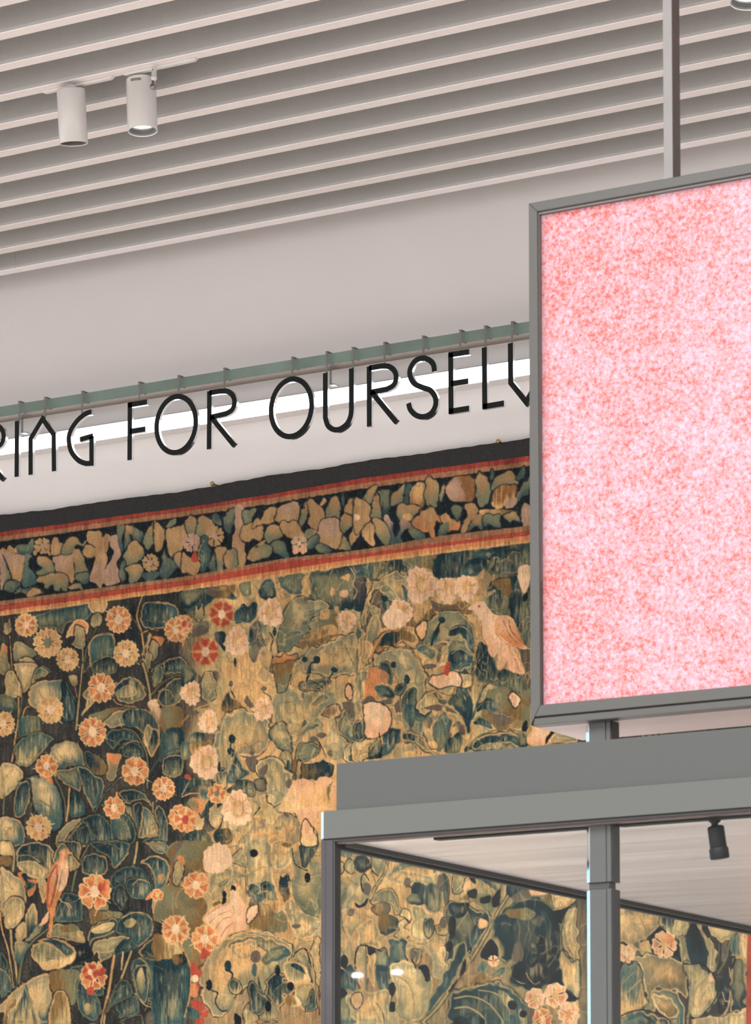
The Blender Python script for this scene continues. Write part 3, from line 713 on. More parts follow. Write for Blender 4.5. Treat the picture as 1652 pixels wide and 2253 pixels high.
s K 2 2 710,1310 650,1390
l PY- 90 1000,1100 1080,1050 1180,1080 1200,1150 1180,1260 1100,1340 1000,1350 880,1320 960,1200
l PO- 90 1030,1080 1130,1060 1200,1120 1190,1230 1140,1330 1080,1250 1080,1150
l PO- 90 1230,1060 1290,1030 1370,1060 1310,1130 1310,1230 1350,1320 1220,1320 1200,1200
l BG- 90 1370,1070 1320,1130 1320,1200 1350,1260 1380,1180
l PO- 90 1360,1090 1395,1100 1395,1320 1350,1300 1340,1200
l PO- 90 1040,1340 1220,1300 1390,1330 1230,1350 1220,1600 1090,1600 1080,1450
b O 640,1380 760,1400 820,1450 900,1380 1040,1360 1090,1450 1080,1652 500,1652 560,1540 640,1450
e M 955,1365 32 32
s K 2 2 985,1365 1040,1400
L SP- 90 1030,1350 1070,1290 1130,1340 1110,1390 1050,1400
L PY- 80 1085,1560 1095,1460 1130,1410 1180,1480 1200,1500 1230,1560 1220,1652 1100,1652
s K 2 2 1195,1480 1200,1530 1230,1570
l GT- 90 1100,1652 1150,1560 1220,1600 1220,1652
f W 500,1320 165 14 .1 O
l SO- 90 380,1500 420,1420 470,1470 530,1460 640,1440 560,1540 500,1640 460,1600
b Y 420,1430 500,1470 480,1510 430,1500
l DM- 90 180,1340 240,1240 300,1250 360,1300 360,1480 300,1500 200,1520 140,1480 
L SYO 90 240,1340 260,1310 310,1270 320,1320 370,1290 370,1400 350,1470 290,1480 250,1440
L SYO 90 110,1400 120,1370 150,1350 170,1400 210,1380 190,1500 150,1520 110,1500
f N 30,1420 120 6 .1 R
l GN- 0 60,1240 120,1220 180,1260 180,1340 120,1350 60,1290
b N 150,1260 190,1260 190,1330 150,1340
l TS- 0 160,1170 190,1140 280,1160 270,1230 180,1220
f N 315,1180 95 4 .2 G
l DG- 0 0,1040 300,1060 330,1120 160,1130 0,1180
s O 6 6 0,1210 80,1180 160,1180
b R 25,1010 75,1020 60,1060 30,1040
s S 5 3 0,1190 40,1120 80,1040
L DG- 20 0,1600 100,1520 200,1530 260,1620 250,1652 0,1652
L DB- 20 290,1560 350,1510 430,1510 460,1580 440,1620 350,1640
s O 7 6 250,1550 310,1500 330,1480
b M 1300,1000 1340,1010 1300,1060
@ 780 1380 .2421
L YSO 40 160,390 200,250 300,200 430,180 540,230 600,380 660,450 640,580 720,640 800,660 740,700 560,720 440,720 400,500 330,330 200,370
s S 4 4 430,190 480,350 520,480
s S 4 4 540,240 600,400 600,560
l TSO 90 0,0 60,0 60,200 40,400 120,410 80,560 60,800 20,820 0,820
s S 4 4 40,430 20,600 50,780
s G 4 4 20,200 10,330
b O 60,120 100,120 160,170 130,280 40,400 60,200
e M 355,340 26 28
l DTG 60 220,400 240,330 290,310 330,360 350,430 330,520 280,500 300,440 230,420
b N 100,500 120,400 180,370 300,420 300,500 250,510 180,530 190,600 240,640 100,660
e D 477,475 24 45
L DTG 60 370,600 380,540 430,515 470,530 450,580 420,620
l TDG 30 180,540 250,520 330,560 370,620 340,650 240,630 200,590
L DTG 40 440,660 480,580 555,570 560,700 520,740 460,750
b M 80,660 150,620 190,670 200,690 330,640 340,720 400,660 420,700 440,760 420,850 380,840 360,720 280,700 80,700
e M 410,790 28 55
b M 450,760 520,720 550,750 500,790
L WP- 60 80,720 130,685 230,690 320,760 330,870 290,950 200,1000 100,1000 90,850
b O 350,860 400,780 550,740 640,800 760,760 900,780 960,860 900,940 700,1060 560,1120 380,1190 240,1050 400,900
l TS- 90 440,740 560,700 600,780 700,780 640,900 680,1100 600,1090 540,950 460,900
L SYO 50 600,660 700,580 800,640 790,690 700,740 650,810 600,780 560,720
b M 630,740 750,700 860,720 940,760 940,790 860,770 750,760
e M 690,870 24 55
l TGO 80 740,1100 700,900 760,800 810,730 860,800 900,860 860,1000 800,1140
s G 5 3 770,1130 790,960 760,820
s T 4 3 810,1100 850,960 830,860
b M 890,900 940,850 970,880 1000,900 1000,980 950,960 930,900
b M 840,990 880,960 870,1010 840,1020
L DSO 20 430,960 520,950 620,1000 700,1080 740,1150 640,1140 540,1050 460,1040
s O 5 3 450,950 560,980 660,1060 750,1150
l DTO 60 230,1150 240,1000 280,930 320,900 440,900 460,930 420,1000 430,1040 380,1110 320,1170 240,1170
s K 3 3 220,960 240,1060 250,1110
l GD- 60 130,1120 180,1050 220,1020 240,1120 200,1190 100,1200
e K 230,1165 18 25
L YOO 60 0,1020 200,1010 180,1060 130,1120 130,1190 0,1220
L DTO 0 0,870 90,860 95,1010 0,1020
l DG- 60 820,1080 900,980 960,960 980,1000 960,1130 830,1140
b O 960,1130 1010,1000 1090,940 1080,1010 1020,1080 1000,1130
l GDO 60 700,610 760,590 800,640 900,620 900,560 960,520 1060,680 1080,760 1050,900 1020,960 940,800 800,700
l TD- 60 960,560 1010,560 1060,660 1070,760 1030,900 980,800 1020,720
b M 1040,530 1060,560 1050,590 1030,560
L PW- 60 680,500 710,440 760,440 900,400 970,460 960,540 880,530 780,560 720,540
b N 770,350 830,320 860,320 850,430 780,430
b R 830,330 870,320 855,430 825,430
s B 1 1 720,540 780,590 860,620 900,590 910,540
b W 760,360 830,340 820,320 780,330
L SYO 60 960,420 1060,440 1060,540 970,550 970,480
l GTS 20 860,120 960,100 1050,200 1080,260 1060,360 960,400 880,360 840,250
l DT- 45 880,220 960,200 1050,240 1080,280 1060,330 960,330 900,380 850,300
s S 5 4 880,240 960,200 1060,250
s T 5 4 940,380 980,330 1050,350
s O 7 7 1090,0 1100,150 1080,300
l DG- 90 1080,420 1120,300 1200,250 1260,320 1310,370 1400,400 1500,420 1540,520 1560,640 1450,600 1220,520 1120,480
s T 6 10 1380,480 1250,490 1170,560 1110,700 1070,830
s S 6 5 1090,420 1130,600
s G 5 5 1210,270 1200,430 1150,580
l GB- 60 1180,660 1250,560 1360,560 1420,620 1440,900 1300,930 1240,880 1140,760
l DT- 30 1110,720 1200,650 1280,680 1280,760 1200,740 1110,780
s G 5 5 1270,680 1180,680 1110,740
b M 1200,760 1250,750 1260,790 1220,790
b M 1260,800 1330,770 1400,800 1400,880 1300,900 1260,860
l DT- 30 1090,850 1150,820 1220,860 1240,920 1140,890 1090,880
s G 5 5 1200,850 1130,815 1090,840
L PW- 60 1395,640 1430,580 1500,640 1490,700 1450,740 1420,690
s N 2 2 1430,590 1450,730
l BG- 0 1430,720 1590,600 1595,860 1500,920 1430,900
l GB- 90 1500,620 1590,560 1595,700 1540,700
l DG- 30 1010,1130 1080,1030 1180,960 1340,940 1480,960 1560,1010 1590,1080 1300,1110
l DTO 30 1030,1120 1110,1020 1250,960 1400,960 1500,1000 1520,1080 1340,1060 1180,1090 1060,1120
s G 7 7 1020,1120 1100,1010 1240,945 1400,930 1520,960 1600,1060
l GS- 30 1100,1110 1180,1060 1300,1050 1360,1090 1200,1110
@ 1140 1520 .0908
l WPO 90 330,830 800,940 900,990 700,1290 300,1320 200,1160 320,960
b N 470,1140 520,980 620,930 680,1000 790,1090 740,1150 640,1100 670,1190 660,1290 590,1260 560,1150 560,1290 500,1300
b K 800,970 900,990 780,1140 680,1290 670,1150 750,1040
l YGO 0 700,1300 900,1010 1100,1030 1400,1120 1400,1240 1000,1260
b K 90,850 150,740 210,740 210,960 100,970
l GD- 45 0,1000 130,1020 260,1300 0,1350
@ 0 1853 .2421
L YSO 30 0,0 110,0 130,90 110,130 0,110
b B 0,130 100,130 100,200 0,230
L DSY 60 150,110 200,20 330,0 450,40 510,140 490,260 420,320 320,340 220,290 160,220
l SY- 60 160,190 250,170 340,190 400,260 360,330 250,300 180,240
s S 4 3 160,125 270,120 360,180
s S 12 10 100,0 130,110 120,260
L DSO 60 520,80 530,0 720,0 730,120 690,190 610,180
S G 8 14 820,0 740,150 690,260 650,460
L YSO 60 0,240 100,280 210,360 240,500 210,660 140,770 60,780 30,700 0,640
L SYO 60 30,680 50,560 130,490 220,540 215,680 130,780 60,780
s Y 4 5 130,490 60,540 20,640
L YSO 45 140,800 200,720 240,740 230,860 180,915 140,880
l SDO 90 240,660 300,560 330,640 320,820 260,900 230,860
L YTG 30 250,860 330,760 400,740 360,840 280,905 210,910
b N 160,290 210,270 240,330 350,340 330,370 320,440 270,500 250,480 230,400
l DT- 0 200,300 240,290 260,350 320,380 280,420 240,440 240,380
l SO- 90 340,340 400,330 430,400 420,500 380,540
S O 8 10 0,640 20,800 80,1000 120,1320
S S 14 14 100,800 110,960 140,1100 160,1290
S G 9 16 430,790 300,900 210,1040 170,1280
l ST- 60 140,920 200,900 260,940 180,1100 140,1050
L DTO 60 740,240 760,130 850,100 950,130 990,200 960,290 860,310 760,290
L DTG 80 830,0 1160,0 1170,100 1100,200 1030,240 980,130 900,100
s O 4 4 1170,100 1110,170 1040,240
S S 12 12 1250,0 1240,100 1220,210
L GTO 60 1320,0 1500,0 1520,100 1420,100 1360,40
L DTO 30 1280,190 1350,130 1450,130 1530,200 1530,330 1480,420 1420,450 1390,300 1350,230
s O 5 5 1400,125 1500,160 1540,250 1510,360
l NG- 45 1440,300 1490,290 1500,340 1440,380
L DTG 45 1010,420 1000,330 1060,260 1180,210 1290,240 1340,310 1360,400 1280,430 1190,400 1100,400 1030,430
L DTG 45 1140,420 1180,330 1290,330 1370,380 1370,470 1280,520 1190,500
s S 4 4 1210,390 1270,340 1360,370
L DDG 60 1020,520 1040,410 1110,380 1150,440 1150,560 1110,620 1050,570
S T 5 6 1250,220 1340,300 1390,410 1380,560 1350,660
s G 4 3 1450,250 1400,370
b N 1490,400 1540,360 1530,320 1540,400 1500,430
b N 1320,520 1370,450 1400,470 1360,520
f N 1430,480 60 3 .3 O
L SPO 90 1380,570 1400,500 1460,510 1470,570 1420,620 1395,690
l GSO 90 1550,380 1570,230 1640,160 1652,400 1600,400
b N 1590,140 1652,130 1652,200 1600,180
l GB- 0 1400,700 1480,430 1652,410 1652,650 1540,700
s O 3 3 1560,440 1570,560 1575,640
s O 3 3 1640,440 1600,520 1610,620
f N 860,450 165 6 .1 W
l RN- 0 900,370 990,340 985,460 900,440
l BG- 0 830,610 960,620 1100,640 1100,690 1000,700 840,750
L SGO 60 900,530 980,560 970,620 880,610
s W 5 3 860,670 890,600
s O 3 3 960,640 1010,690
s S 2 3 810,610 830,740
L DTO 60 790,880 830,770 940,710 1060,700 1060,800 980,850 860,890 830,960 800,1000
l YS- 60 830,800 930,740 1040,730 1000,800 880,830
L DTG 45 1060,820 1080,710 1180,640 1280,640 1380,700 1385,820 1320,910 1240,950 1160,860
l GS- 45 1120,740 1190,690 1240,720 1190,780
s O 4 4 1110,690 1220,640 1340,660 1390,740 1370,850 1260,950
L SGO 60 830,1000 860,900 1000,870 1120,850 1180,880 1070,960 1040,1020 970,1070 900,1110 890,1000 850,1030
l DT- 45 1050,980 1140,880 1250,950 1180,990 1070,1020
S O 14 16 1040,1030 1020,1150 990,1350 920,1640
S S 12 12 1200,990 1150,1120 1080,1300 980,1480 940,1652
s W 8 6 1120,1000 1105,1160
L DBO 60 1270,980 1340,900 1440,840 1560,870 1652,900 1652,1060 1520,1110 1380,1080 1290,1040
l BS- 30 1380,960 1480,880 1600,910 1640,990 1520,1060 1420,1030
f N 1595,800 155 9 .1 W
l WY- 90 1570,780 1610,740 1640,800 1600,850
L TDG 20 1200,1100 1260,1060 1400,1060 1652,1110 1652,1652 1540,1600 1440,1500 1340,1480 1240,1380 1200,1250
L DTS 80 1210,1260 1220,1150 1260,1110 1340,1130 1360,1280 1330,1460 1260,1420
l SG- 80 1250,1200 1290,1140 1320,1250 1300,1370 1260,1330
s S 4 3 1260,1050 1330,1100 1360,1200 1340,1390
s S 6 8 1230,1380 1320,1480 1430,1520 1530,1640
s G 8 3 1410,1480 1430,1350 1410,1200
s G 4 3 1400,1130 1520,1230 1580,1370
s G 4 3 1400,1120 1540,1100
l DK- 60 400,860 520,880 640,920 720,940 760,840 840,1020 700,1080 650,1020
L GYO 60 280,1000 310,930 380,900 470,920 560,880 640,930 690,1000 650,1100 560,1140 420,1170 340,1110
l DTO 60 340,900 440,870 560,890 640,940 680,1000 600,1040 500,960 420,920
l YO- 60 380,1120 460,1070 530,1080 500,1140 420,1160
L GSO 30 420,860 480,760 560,740 700,770 770,860 760,920 640,900 520,870
l BG- 0 540,780 650,740 720,790 620,820
L DTG 60 490,680 560,480 640,460 740,500 750,640 730,720 600,730 510,720
s G 5 4 490,720 570,620 600,500
L TSO 60 480,180 560,0 720,200 640,260 600,230
s P 4 2 385,740 400,700 450,650
l PNN 90 540,90 580,70 630,90 650,110 620,130 600,150 620,250 610,350 570,430 540,490 510,560 490,660 470,800 455,850 440,780 450,660 425,560 420,420 440,300 480,210 530,160
l PW- 90 530,300 560,190 600,160 620,260 600,370 550,440 520,420 
l PNR 90 425,560 430,360 470,260 520,200 520,330 490,480 460,580
b P 440,630 430,720 370,760 365,740 410,660
s W 5 3 530,500 560,540 620,560 650,600
s W 2 2 600,560 620,590 630,620
s K 2 1 615,115 650,115
e K 598,95 4 8
s B 2 2 540,230 500,400 470,560
s B 2 1 560,250 530,420 500,520
L DTG 60 0,1010 60,1060 100,1200 110,1320 60,1390 0,1400
s O 4 4 0,1150 60,1190 100,1260
L YSO 60 0,1480 140,1340 300,1230 420,1190 465,1240 450,1290 475,1400 460,1520 420,1652 100,1652 60,1560 0,1550
l TS- 90 120,1560 200,1400 240,1300 300,1500 330,1652 120,1652
s S 5 4 220,1290 260,1420 310,1530
l ST- 60 360,1480 440,1480 430,1620 360,1600
l OB- 30 60,1450 130,1420 140,1480 80,1530 60,1652 30,1600
l BG- 0 460,1180 640,1160 720,1210 700,1400 640,1480 480,1360 450,1290
L BSO 60 440,1652 480,1400 560,1340 620,1420 640,1540 630,1652
l DTG 60 640,1150 740,1120 780,1200 800,1300 720,1300 720,1190
L DTG 80 700,1480 700,1300 740,1240 800,1300 900,1420 920,1540 860,1620 780,1600
l SG- 60 760,1500 810,1460 830,1540 790,1570
s G 4 4 840,1420 900,1470 930,1560
s G 4 4 700,1130 740,1180 700,1300 700,1450 760,1590
f N 850,1220 135 6 .3 W
f R 820,1180 85 4 .3 W
b R 880,1190 940,1130 960,1190 900,1220
b R 790,1330 850,1310 850,1380 810,1390
l DTG 60 860,1370 930,1280 940,1380 900,1400
L DTG 30 1040,1480 1120,1400 1240,1400 1270,1500 1260,1560 1100,1600 1080,1560
s G 5 5 1080,1640 1180,1590 1280,1570 1300,1652
l MD- 0 1360,1540 1500,1600 1500,1652 1340,1652
L DTB 60 960,1560 1040,1300 1150,1250 1200,1320 1200,1400 1050,1480
@ 340 1853 .2421
# middle bottom
l GB- 60 100,100 200,0 420,0 480,20 430,200 470,280 280,240 200,380 150,340 140,160
l BM- 0 120,90 220,0 260,0 180,160 170,380 140,400 150,200
f W 560,140 135 14 .1 P
b W 450,80 560,20 680,60 700,200 600,260 520,280 450,250
l OY- 60 600,60 720,20 860,60 850,200 780,200 700,240 640,140
L SGO 60 690,160 760,80 800,70 830,130 840,100 860,170 830,220 800,220 740,200
l SO- 60 480,280 600,260 720,240 830,290 830,400 800,470 760,430 690,400 640,500 600,540 500,540 490,420
l GTS 30 560,440 600,360 700,300 830,290 830,320 700,340 620,420 580,490
s S 4 5 600,390 680,330 800,300 830,300
f N 375,390 130 6 .25 W
f N 215,50 0 1 0 N
L SGO 90 160,340 180,200 240,170 270,250 230,380 190,400
b N 200,130 260,130 270,200 240,200
l GB- 0 60,420 260,420 440,500 460,700 340,820 200,700 60,640
s O 3 3 170,440 160,560 170,650
s O 3 3 230,440 190,520 200,600
l SY- 90 830,0 1060,0 1080,260 1100,400 1120,480 1000,420 880,500 830,420 840,220
s O 3 3 890,280 980,230 1070,240
s B 2 2 830,220 830,350 840,470
l TSO 30 840,600 870,500 980,430 1100,440 1130,490 1150,600 1040,620 900,560
l DT- 30 850,480 860,400 900,380 960,420 940,460 880,500
l DT- 30 970,440 970,380 1020,355 1080,390 1080,440 1020,440
l BO- 0 930,560 1140,530 1180,580 1190,700 1180,820 1100,830 900,800 850,820 840,740 920,680
l BG- 0 900,700 1190,640 1190,820 950,800
b M 860,560 890,490 915,500 905,570 870,600
e K 905,100 38 36
s O 8 10 1090,0 1090,240 1120,450 1200,620 1220,800 1240,1000
l OY- 60 1060,0 1240,0 1240,200 1120,260 1080,200
b B 1150,20 1200,0 1250,20 1210,50
l SG- 90 1240,60 1500,220 1500,700 1340,620 1270,540 1230,380 1260,250
L DT- 60 1330,200 1310,60 1380,0 1490,0 1440,140 1380,210
s O 6 6 1300,0 1330,220
s K 3 3 1250,60 1280,200 1390,260
e K 1390,325 26 46
l DB- 90 1130,400 1140,300 1170,320 1210,280 1240,400 1230,520 1190,560 1150,500
l OY- 60 1180,580 1240,480 1240,370 1280,560 1360,640 1500,690 1500,800 1380,880 1270,900 1240,720
l GT- 45 1290,560 1360,640 1500,700 1500,680 1400,640 1300,540
e M 1290,765 40 22
s S 5 5 1270,560 1340,650 1500,710
s S 4 4 1370,840 1430,790 1500,790
l OS- 90 1250,860 1380,870 1500,880 1500,1000 1420,1010 1340,960 1260,1060
l SD- 80 1260,1060 1300,980 1350,1000 1420,1150 1430,1280 1310,1110
s K 4 4 1260,1040 1310,980 1380,980 1420,1130
L OS- 90 1420,1000 1430,930 1500,900 1500,1560 1470,1300 1440,1120
l WPO 60 440,700 500,610 600,560 680,550 690,450 730,440 790,500 830,600 840,700 820,790 700,830 620,900 560,920 500,780
l WP- 60 690,450 740,440 780,500 830,620 840,740 810,800 720,780 690,640
s N 2 2 480,660 560,600 640,570
s N 2 2 500,730 580,660 690,620
s N 2 2 540,800 620,700 700,680
s N 2 2 600,860 650,780 720,730
s N 2 2 710,580 720,650 700,640
b K 690,440 700,395 730,400 735,440 710,430
b K 620,440 650,470 640,550 610,560 620,500
L WPY 45 840,640 870,590 940,570 940,640 900,700 845,740
b B 520,560 560,540 600,540 600,580 540,590
f N 190,790 145 10 .2 W
f N 455,880 135 6 .1 W
b R 420,1000 440,950 480,990 510,1000 460,1060 410,1060
l GB- 0 240,880 340,900 420,1060 420,1200 330,1150 280,1000
l DT- 60 0,1100 140,1080 240,1100 320,1160 330,1350 300,1500 250,1652 0,1652
s O 5 6 230,920 300,1060 330,1160 320,1400 270,1590
s T 4 3 0,1120 100,1180 150,1330
l BS- 0 0,840 160,900 230,940 230,1020 100,1060 0,1060
l BK- 0 160,1040 250,1020 290,1090 200,1120
b R 330,1110 380,1100 380,1200 330,1200
b R 390,1180 425,1130 420,1220 390,1230
e W 365,1240 35 35
b N 330,1290 390,1290 390,1400 330,1400
b R 380,1280 410,1290 405,1350
b R 330,1440 420,1450 460,1520 400,1530 350,1500
b R 410,1560 490,1520 480,1580 430,1590
b R 375,1610 440,1600 440,1640 390,1640
l DT- 30 300,1500 380,1530 400,1590 330,1600
L OSY 30 415,1250 440,1100 510,980 620,890 780,825 960,825 1130,860 1230,930 1240,1040 1180,1200 1060,1240 1000,1380 900,1400 860,1300 740,1400 680,1500 640,1560 520,1540 440,1420
l GSO 60 560,1180 570,1050 650,930 760,860 900,850 1100,890 1200,950 1230,1030 1100,1050 900,950 760,960 660,1000 600,1110
b O 700,930 900,880 920,960 870,1060 760,1080 700,1000
s O 4 4 440,1240 470,1090 580,960 700,860
s Y 7 6 600,910 780,825 960,825 1180,880
l GT- 30 980,1060 1080,960 1180,950 1230,1030 1100,1080 1020,1110
s S 4 4 1020,1080 1100,1000 1180,970
e M 920,1040 50 60
s Y 3 3 870,1070 880,1000 930,975
e T 910,1160 24 60
e D 665,1125 32 52
s D 8 8 680,1170 710,1200 700,1240
L DSY 45 670,1300 700,1240 760,1260 795,1330 760,1380 700,1370
e K 495,1300 28 50
s D 7 5 520,1350 570,1370 550,1450 600,1530 660,1530
l SG- 60 590,1440 640,1380 720,1400 700,1500 640,1540 600,1500
L DSO 60 1000,1340 1060,1230 1100,1200 1240,1190 1200,1260 1270,1340 1200,1400 1150,1500 1140,1600 1000,1640 960,1560 1060,1440
e K 1120,1165 22 50
e K 1235,1310 30 40
e K 1030,1490 28 50
l DTS 90 930,1250 950,1220 985,1330 1000,1380 950,1360
L DTS 60 870,1480 850,1340 900,1270 950,1360 1040,1440 1000,1520 950,1560 890,1540
L TSO 90 800,1560 860,1440 880,1540 950,1600 900,1652 830,1652
b K 730,1560 780,1590 790,1652 740,1652
l GYO 60 1160,1120 1260,1080 1380,1160 1420,1260 1300,1290 1220,1260
l DT- 60 1240,1120 1310,1110 1380,1200 1320,1170
l SGO 60 1290,1300 1440,1290 1480,1480 1400,1560 1330,1500 1300,1420
L DTS 60 1370,1540 1400,1400 1450,1340 1480,1500
l BY- 0 1190,1440 1230,1390 1310,1420 1330,1480 1240,1500
@ 720 1840 .2421
# inside the case, left
l TSO 30 50,80 200,80 340,110 380,200 330,190 260,200 150,200 50,180
s T 6 5 50,150 150,110 280,130
L BS- 0 50,280 90,230 140,240 145,320 90,355 50,340
L GS- 60 150,280 190,200 240,240 240,330 190,330
L DK- 20 250,260 260,200 330,175 380,230 400,280 330,320 260,310
s K 3 3 370,130 400,210 400,300 460,360
l SG- 90 390,140 540,150 520,280 460,350 410,280
S S 7 14 560,150 520,330 440,460 390,570
s G 6 8 400,320 440,420 450,480
l GTS 20 540,400 560,320 640,260 760,230 860,260 890,330 780,290 660,310 590,360
s O 5 4 540,340 640,260 760,230 870,280
l OY- 60 560,390 700,320 900,340 960,300 970,440 900,440 780,430 620,460 600,430
l YS- 60 970,340 1050,260 1160,300 1160,400 1130,470 1100,380 1000,340
b M 965,320 990,260 1000,270 985,330
e M 728,420 32 48
s K 3 2 750,450 775,480
l DG- 20 780,460 840,420 900,450 960,430 1030,480 1040,600 1010,690 940,690 890,620 860,600 780,580
l GD- 60 720,560 780,520 860,560 870,620 780,620 730,600
L DTB 60 1040,400 1060,340 1100,400 1110,520 1080,640 1060,520
b M 1000,420 1010,360 1050,360 1050,500 1000,470
L SGO 90 1130,480 1170,320 1260,320 1240,420 1210,520 1150,530
b K 1280,340 1330,340 1350,430 1300,400
b P 1240,440 1290,400 1300,450 1240,490
b K 1270,500 1350,480 1350,560 1290,550
l GS- 60 1370,340 1400,330 1420,440 1500,500 1450,540 1380,480
l DG- 0 1400,380 1550,390 1590,450 1560,500 1490,470
l BG- 0 1180,560 1400,510 1500,560 1500,660 1440,680 1320,600 1200,590
b K 1390,560 1480,540 1470,600 1400,610
b K 1500,560 1570,480 1560,620 1510,640
L GSO 60 400,600 470,500 560,480 620,540 660,630 660,690 600,690 560,620 470,600
s S 4 4 410,580 480,500 560,480 620,540 660,640
L BM- 0 400,660 480,600 560,620 560,690 470,720
l BD- 45 455,810 480,730 560,700 630,760 640,820 600,880 520,900 470,860
L YO- 60 600,900 650,860 650,790 700,750 750,790 700,830 760,860 740,910 660,930
L SYO 60 660,720 690,660 750,680 770,730 750,780 700,740
l YOS 60 100,620 200,440 300,360 380,420 400,560 370,560 300,640 240,600 180,800 130,900 60,800 60,640
e M 360,480 40 60
b K 250,600 300,630 370,560 350,620 300,650 260,640
s K 4 4 380,400 330,340 305,400 320,500
e M 215,690 32 36
l SG- 60 60,380 160,400 200,460 120,640 60,620
s G 8 6 170,480 130,600 130,800 200,980
s S 8 8 60,830 130,930 200,1010
s S 10 14 130,860 190,960 200,1080 260,1220
s S 6 6 200,950 240,840 310,780
l SG- 60 180,800 300,760 240,860 210,900
b O 300,800 440,720 470,860 480,960 470,1030 380,1000 260,1000 280,900
l TDO 20 540,1000 560,930 720,940 730,1060 760,1160 740,1200 640,1180 560,1190
L GT- 90 430,1080 500,1020 550,1050 550,1180 440,1190
L SPO 90 250,1100 280,1000 360,1000 370,1180 360,1390 290,1380
s G 8 8 350,1010 355,1380
b K 370,1000 430,1020 430,1060 380,1080
s K 4 3 250,1160 260,1040 310,990 430,1020 490,1045
b O 370,1080 440,1080 430,1200 440,1400 380,1300
l DT- 90 440,1180 540,1190 590,1240 570,1310 550,1430 470,1400 440,1300
e K 590,1385 32 60
e K 590,1550 30 50
s K 3 3 590,1440 580,1500
b K 120,1120 150,1080 185,1120 180,1180 155,1210
l GS- 60 50,1040 130,1020 190,1100 190,1200 120,1220 50,1200
e K 150,1140 34 60
l DT- 60 60,1240 150,1210 200,1170 260,1280 250,1420 200,1380 80,1380
b K 60,1230 150,1215 90,1290
b K 60,1420 80,1370 140,1380 180,1430 130,1470 70,1480
l GT- 60 50,1500 180,1460 220,1550 270,1652 270,1706 50,1706
l OYS 60 260,1400 330,1380 420,1410 490,1390 580,1430 570,1540 620,1590 640,1706 300,1706 210,1540 190,1450
L OP- 60 210,1480 250,1420 310,1430 320,1510 270,1570 230,1540
s S 6 6 370,1420 420,1560 490,1690
s G 4 4 440,1510 500,1600 520,1706
l YSO 60 600,1160 760,1150 860,1200 900,1320 940,1250 940,1400 880,1600 800,1690 640,1640 620,1500 590,1300
s S 10 8 610,1260 740,1340 790,1500 780,1650
s Y 10 10 660,1240 760,1320 800,1440
l OYS 60 720,1060 760,970 900,940 970,860 1090,930 1110,1040 1120,1160 1040,1300 960,1260 940,1100 860,1000 760,1020
e M 780,1070 32 50
L TSO 60 800,1180 820,1080 780,1030 850,1040 850,1120 820,1180
s K 4 4 770,1120 810,1200
b K 820,1190 900,1170 930,1230 935,1300 900,1320 870,1240
l SYO 60 770,640 880,630 900,680 970,720 960,860 920,940 780,940 750,840 770,760
L DSG 90 890,760 960,760 970,860 920,930 880,860
b P 880,640 940,700 920,720 870,660
l YPO 60 980,700 1050,690 1060,740 1000,820 970,780
L GDY 30 1060,720 1130,600 1280,600 1300,580 1320,640 1440,690 1470,760 1460,820 1400,920 1300,1050 1240,1180 1160,1300 1100,1180 1090,930 1110,800
l DK- 0 1110,620 1290,600 1270,690 1200,740 1150,720
b K 1110,740 1160,740 1160,900 1120,930 1110,860
s S 5 5 1320,640 1440,680 1475,770 1440,860
L BSY 60 1020,800 1050,740 1090,760 1100,860 1060,900 1000,880 980,820
e M 1055,790 32 45
e K 1110,1000 30 50
l PO- 60 1370,800 1390,750 1450,770 1450,820 1380,840
l DT- 90 1300,1000 1310,860 1390,770 1390,830 1380,920
s O 5 5 1440,840 1380,940 1340,1010
l DTS 80 940,1500 1040,1280 1160,1050 1240,950 1240,1130 1140,1320 1040,1480 900,1640
S S 12 16 1652,520 1540,700 1440,900 1320,1100 1150,1340 1000,1560 850,1706
s S 8 10 1600,430 1560,600 1510,700 1500,760
s O 5 8 1290,1040 1200,1240 1080,1420
b K 1200,1260 1250,1110 1260,1200 1230,1250
b K 1090,1430 1180,1290 1160,1360
l SBO 60 1240,1240 1270,1110 1300,1150 1270,1240
@ 1000 1853 .2421
l DT- 0 520,310 680,370 670,440 600,440 520,500 480,440
b P 680,390 820,420 840,470 740,480 690,480
b N 760,420 860,420 840,450
l BS- 0 840,420 920,430 890,560 820,540
L YO- 30 900,430 1110,460 1110,540 1000,600 900,640 890,520
b K 890,640 1000,600 1110,545 1040,600 990,680 965,740
b M 600,440 680,440 700,490 740,480 720,510 560,540 520,500
l DKG 30 370,720 500,570 640,520 800,520 900,600 960,720 975,900 960,1100 900,1230 780,1330 620,1330 500,1260 500,1130 560,1090 440,1080 400,900 340,870
l BG- 0 480,620 640,600 740,640 700,700 600,700 500,680
l DK- 30 740,600 820,600 900,700 940,860 930,1050 860,1120 780,1100 760,900
s G 5 5 440,660 560,550 700,520 820,550 930,660 970,800
s G 5 5 560,680 590,780 580,880 620,1000 600,1080
s G 4 3 640,740 690,820 670,920
s T 4 3 820,640 880,760 870,880
s G 5 4 700,1000 800,1010 920,940 940,1000 860,1120 800,1150
s S 6 6 340,880 390,960 400,1040 460,1080
s S 5 5 500,1080 500,1150 530,1230 600,1280 640,1280
s S 5 5 650,1190 680,1250 730,1290 770,1270
e K 790,895 24 38
s G 4 4 750,900 770,850 810,870 800,930 770,940
l GB- 0 700,920 740,930 730,960 700,950
e K 580,1200 60 60
e K 830,1170 30 40
l DK- 45 680,1040 780,1010 760,1080 700,1140 660,1100
b M 540,930 590,910 610,1000 590,1080 520,1060
s G 3 3 800,1240 830,1140 860,1150
b K 240,1000 330,880 390,970 380,1080 260,1060
f P 350,1080 55 5 .2 N
l TG- 30 210,1150 260,1080 300,1130 310,1180 240,1190
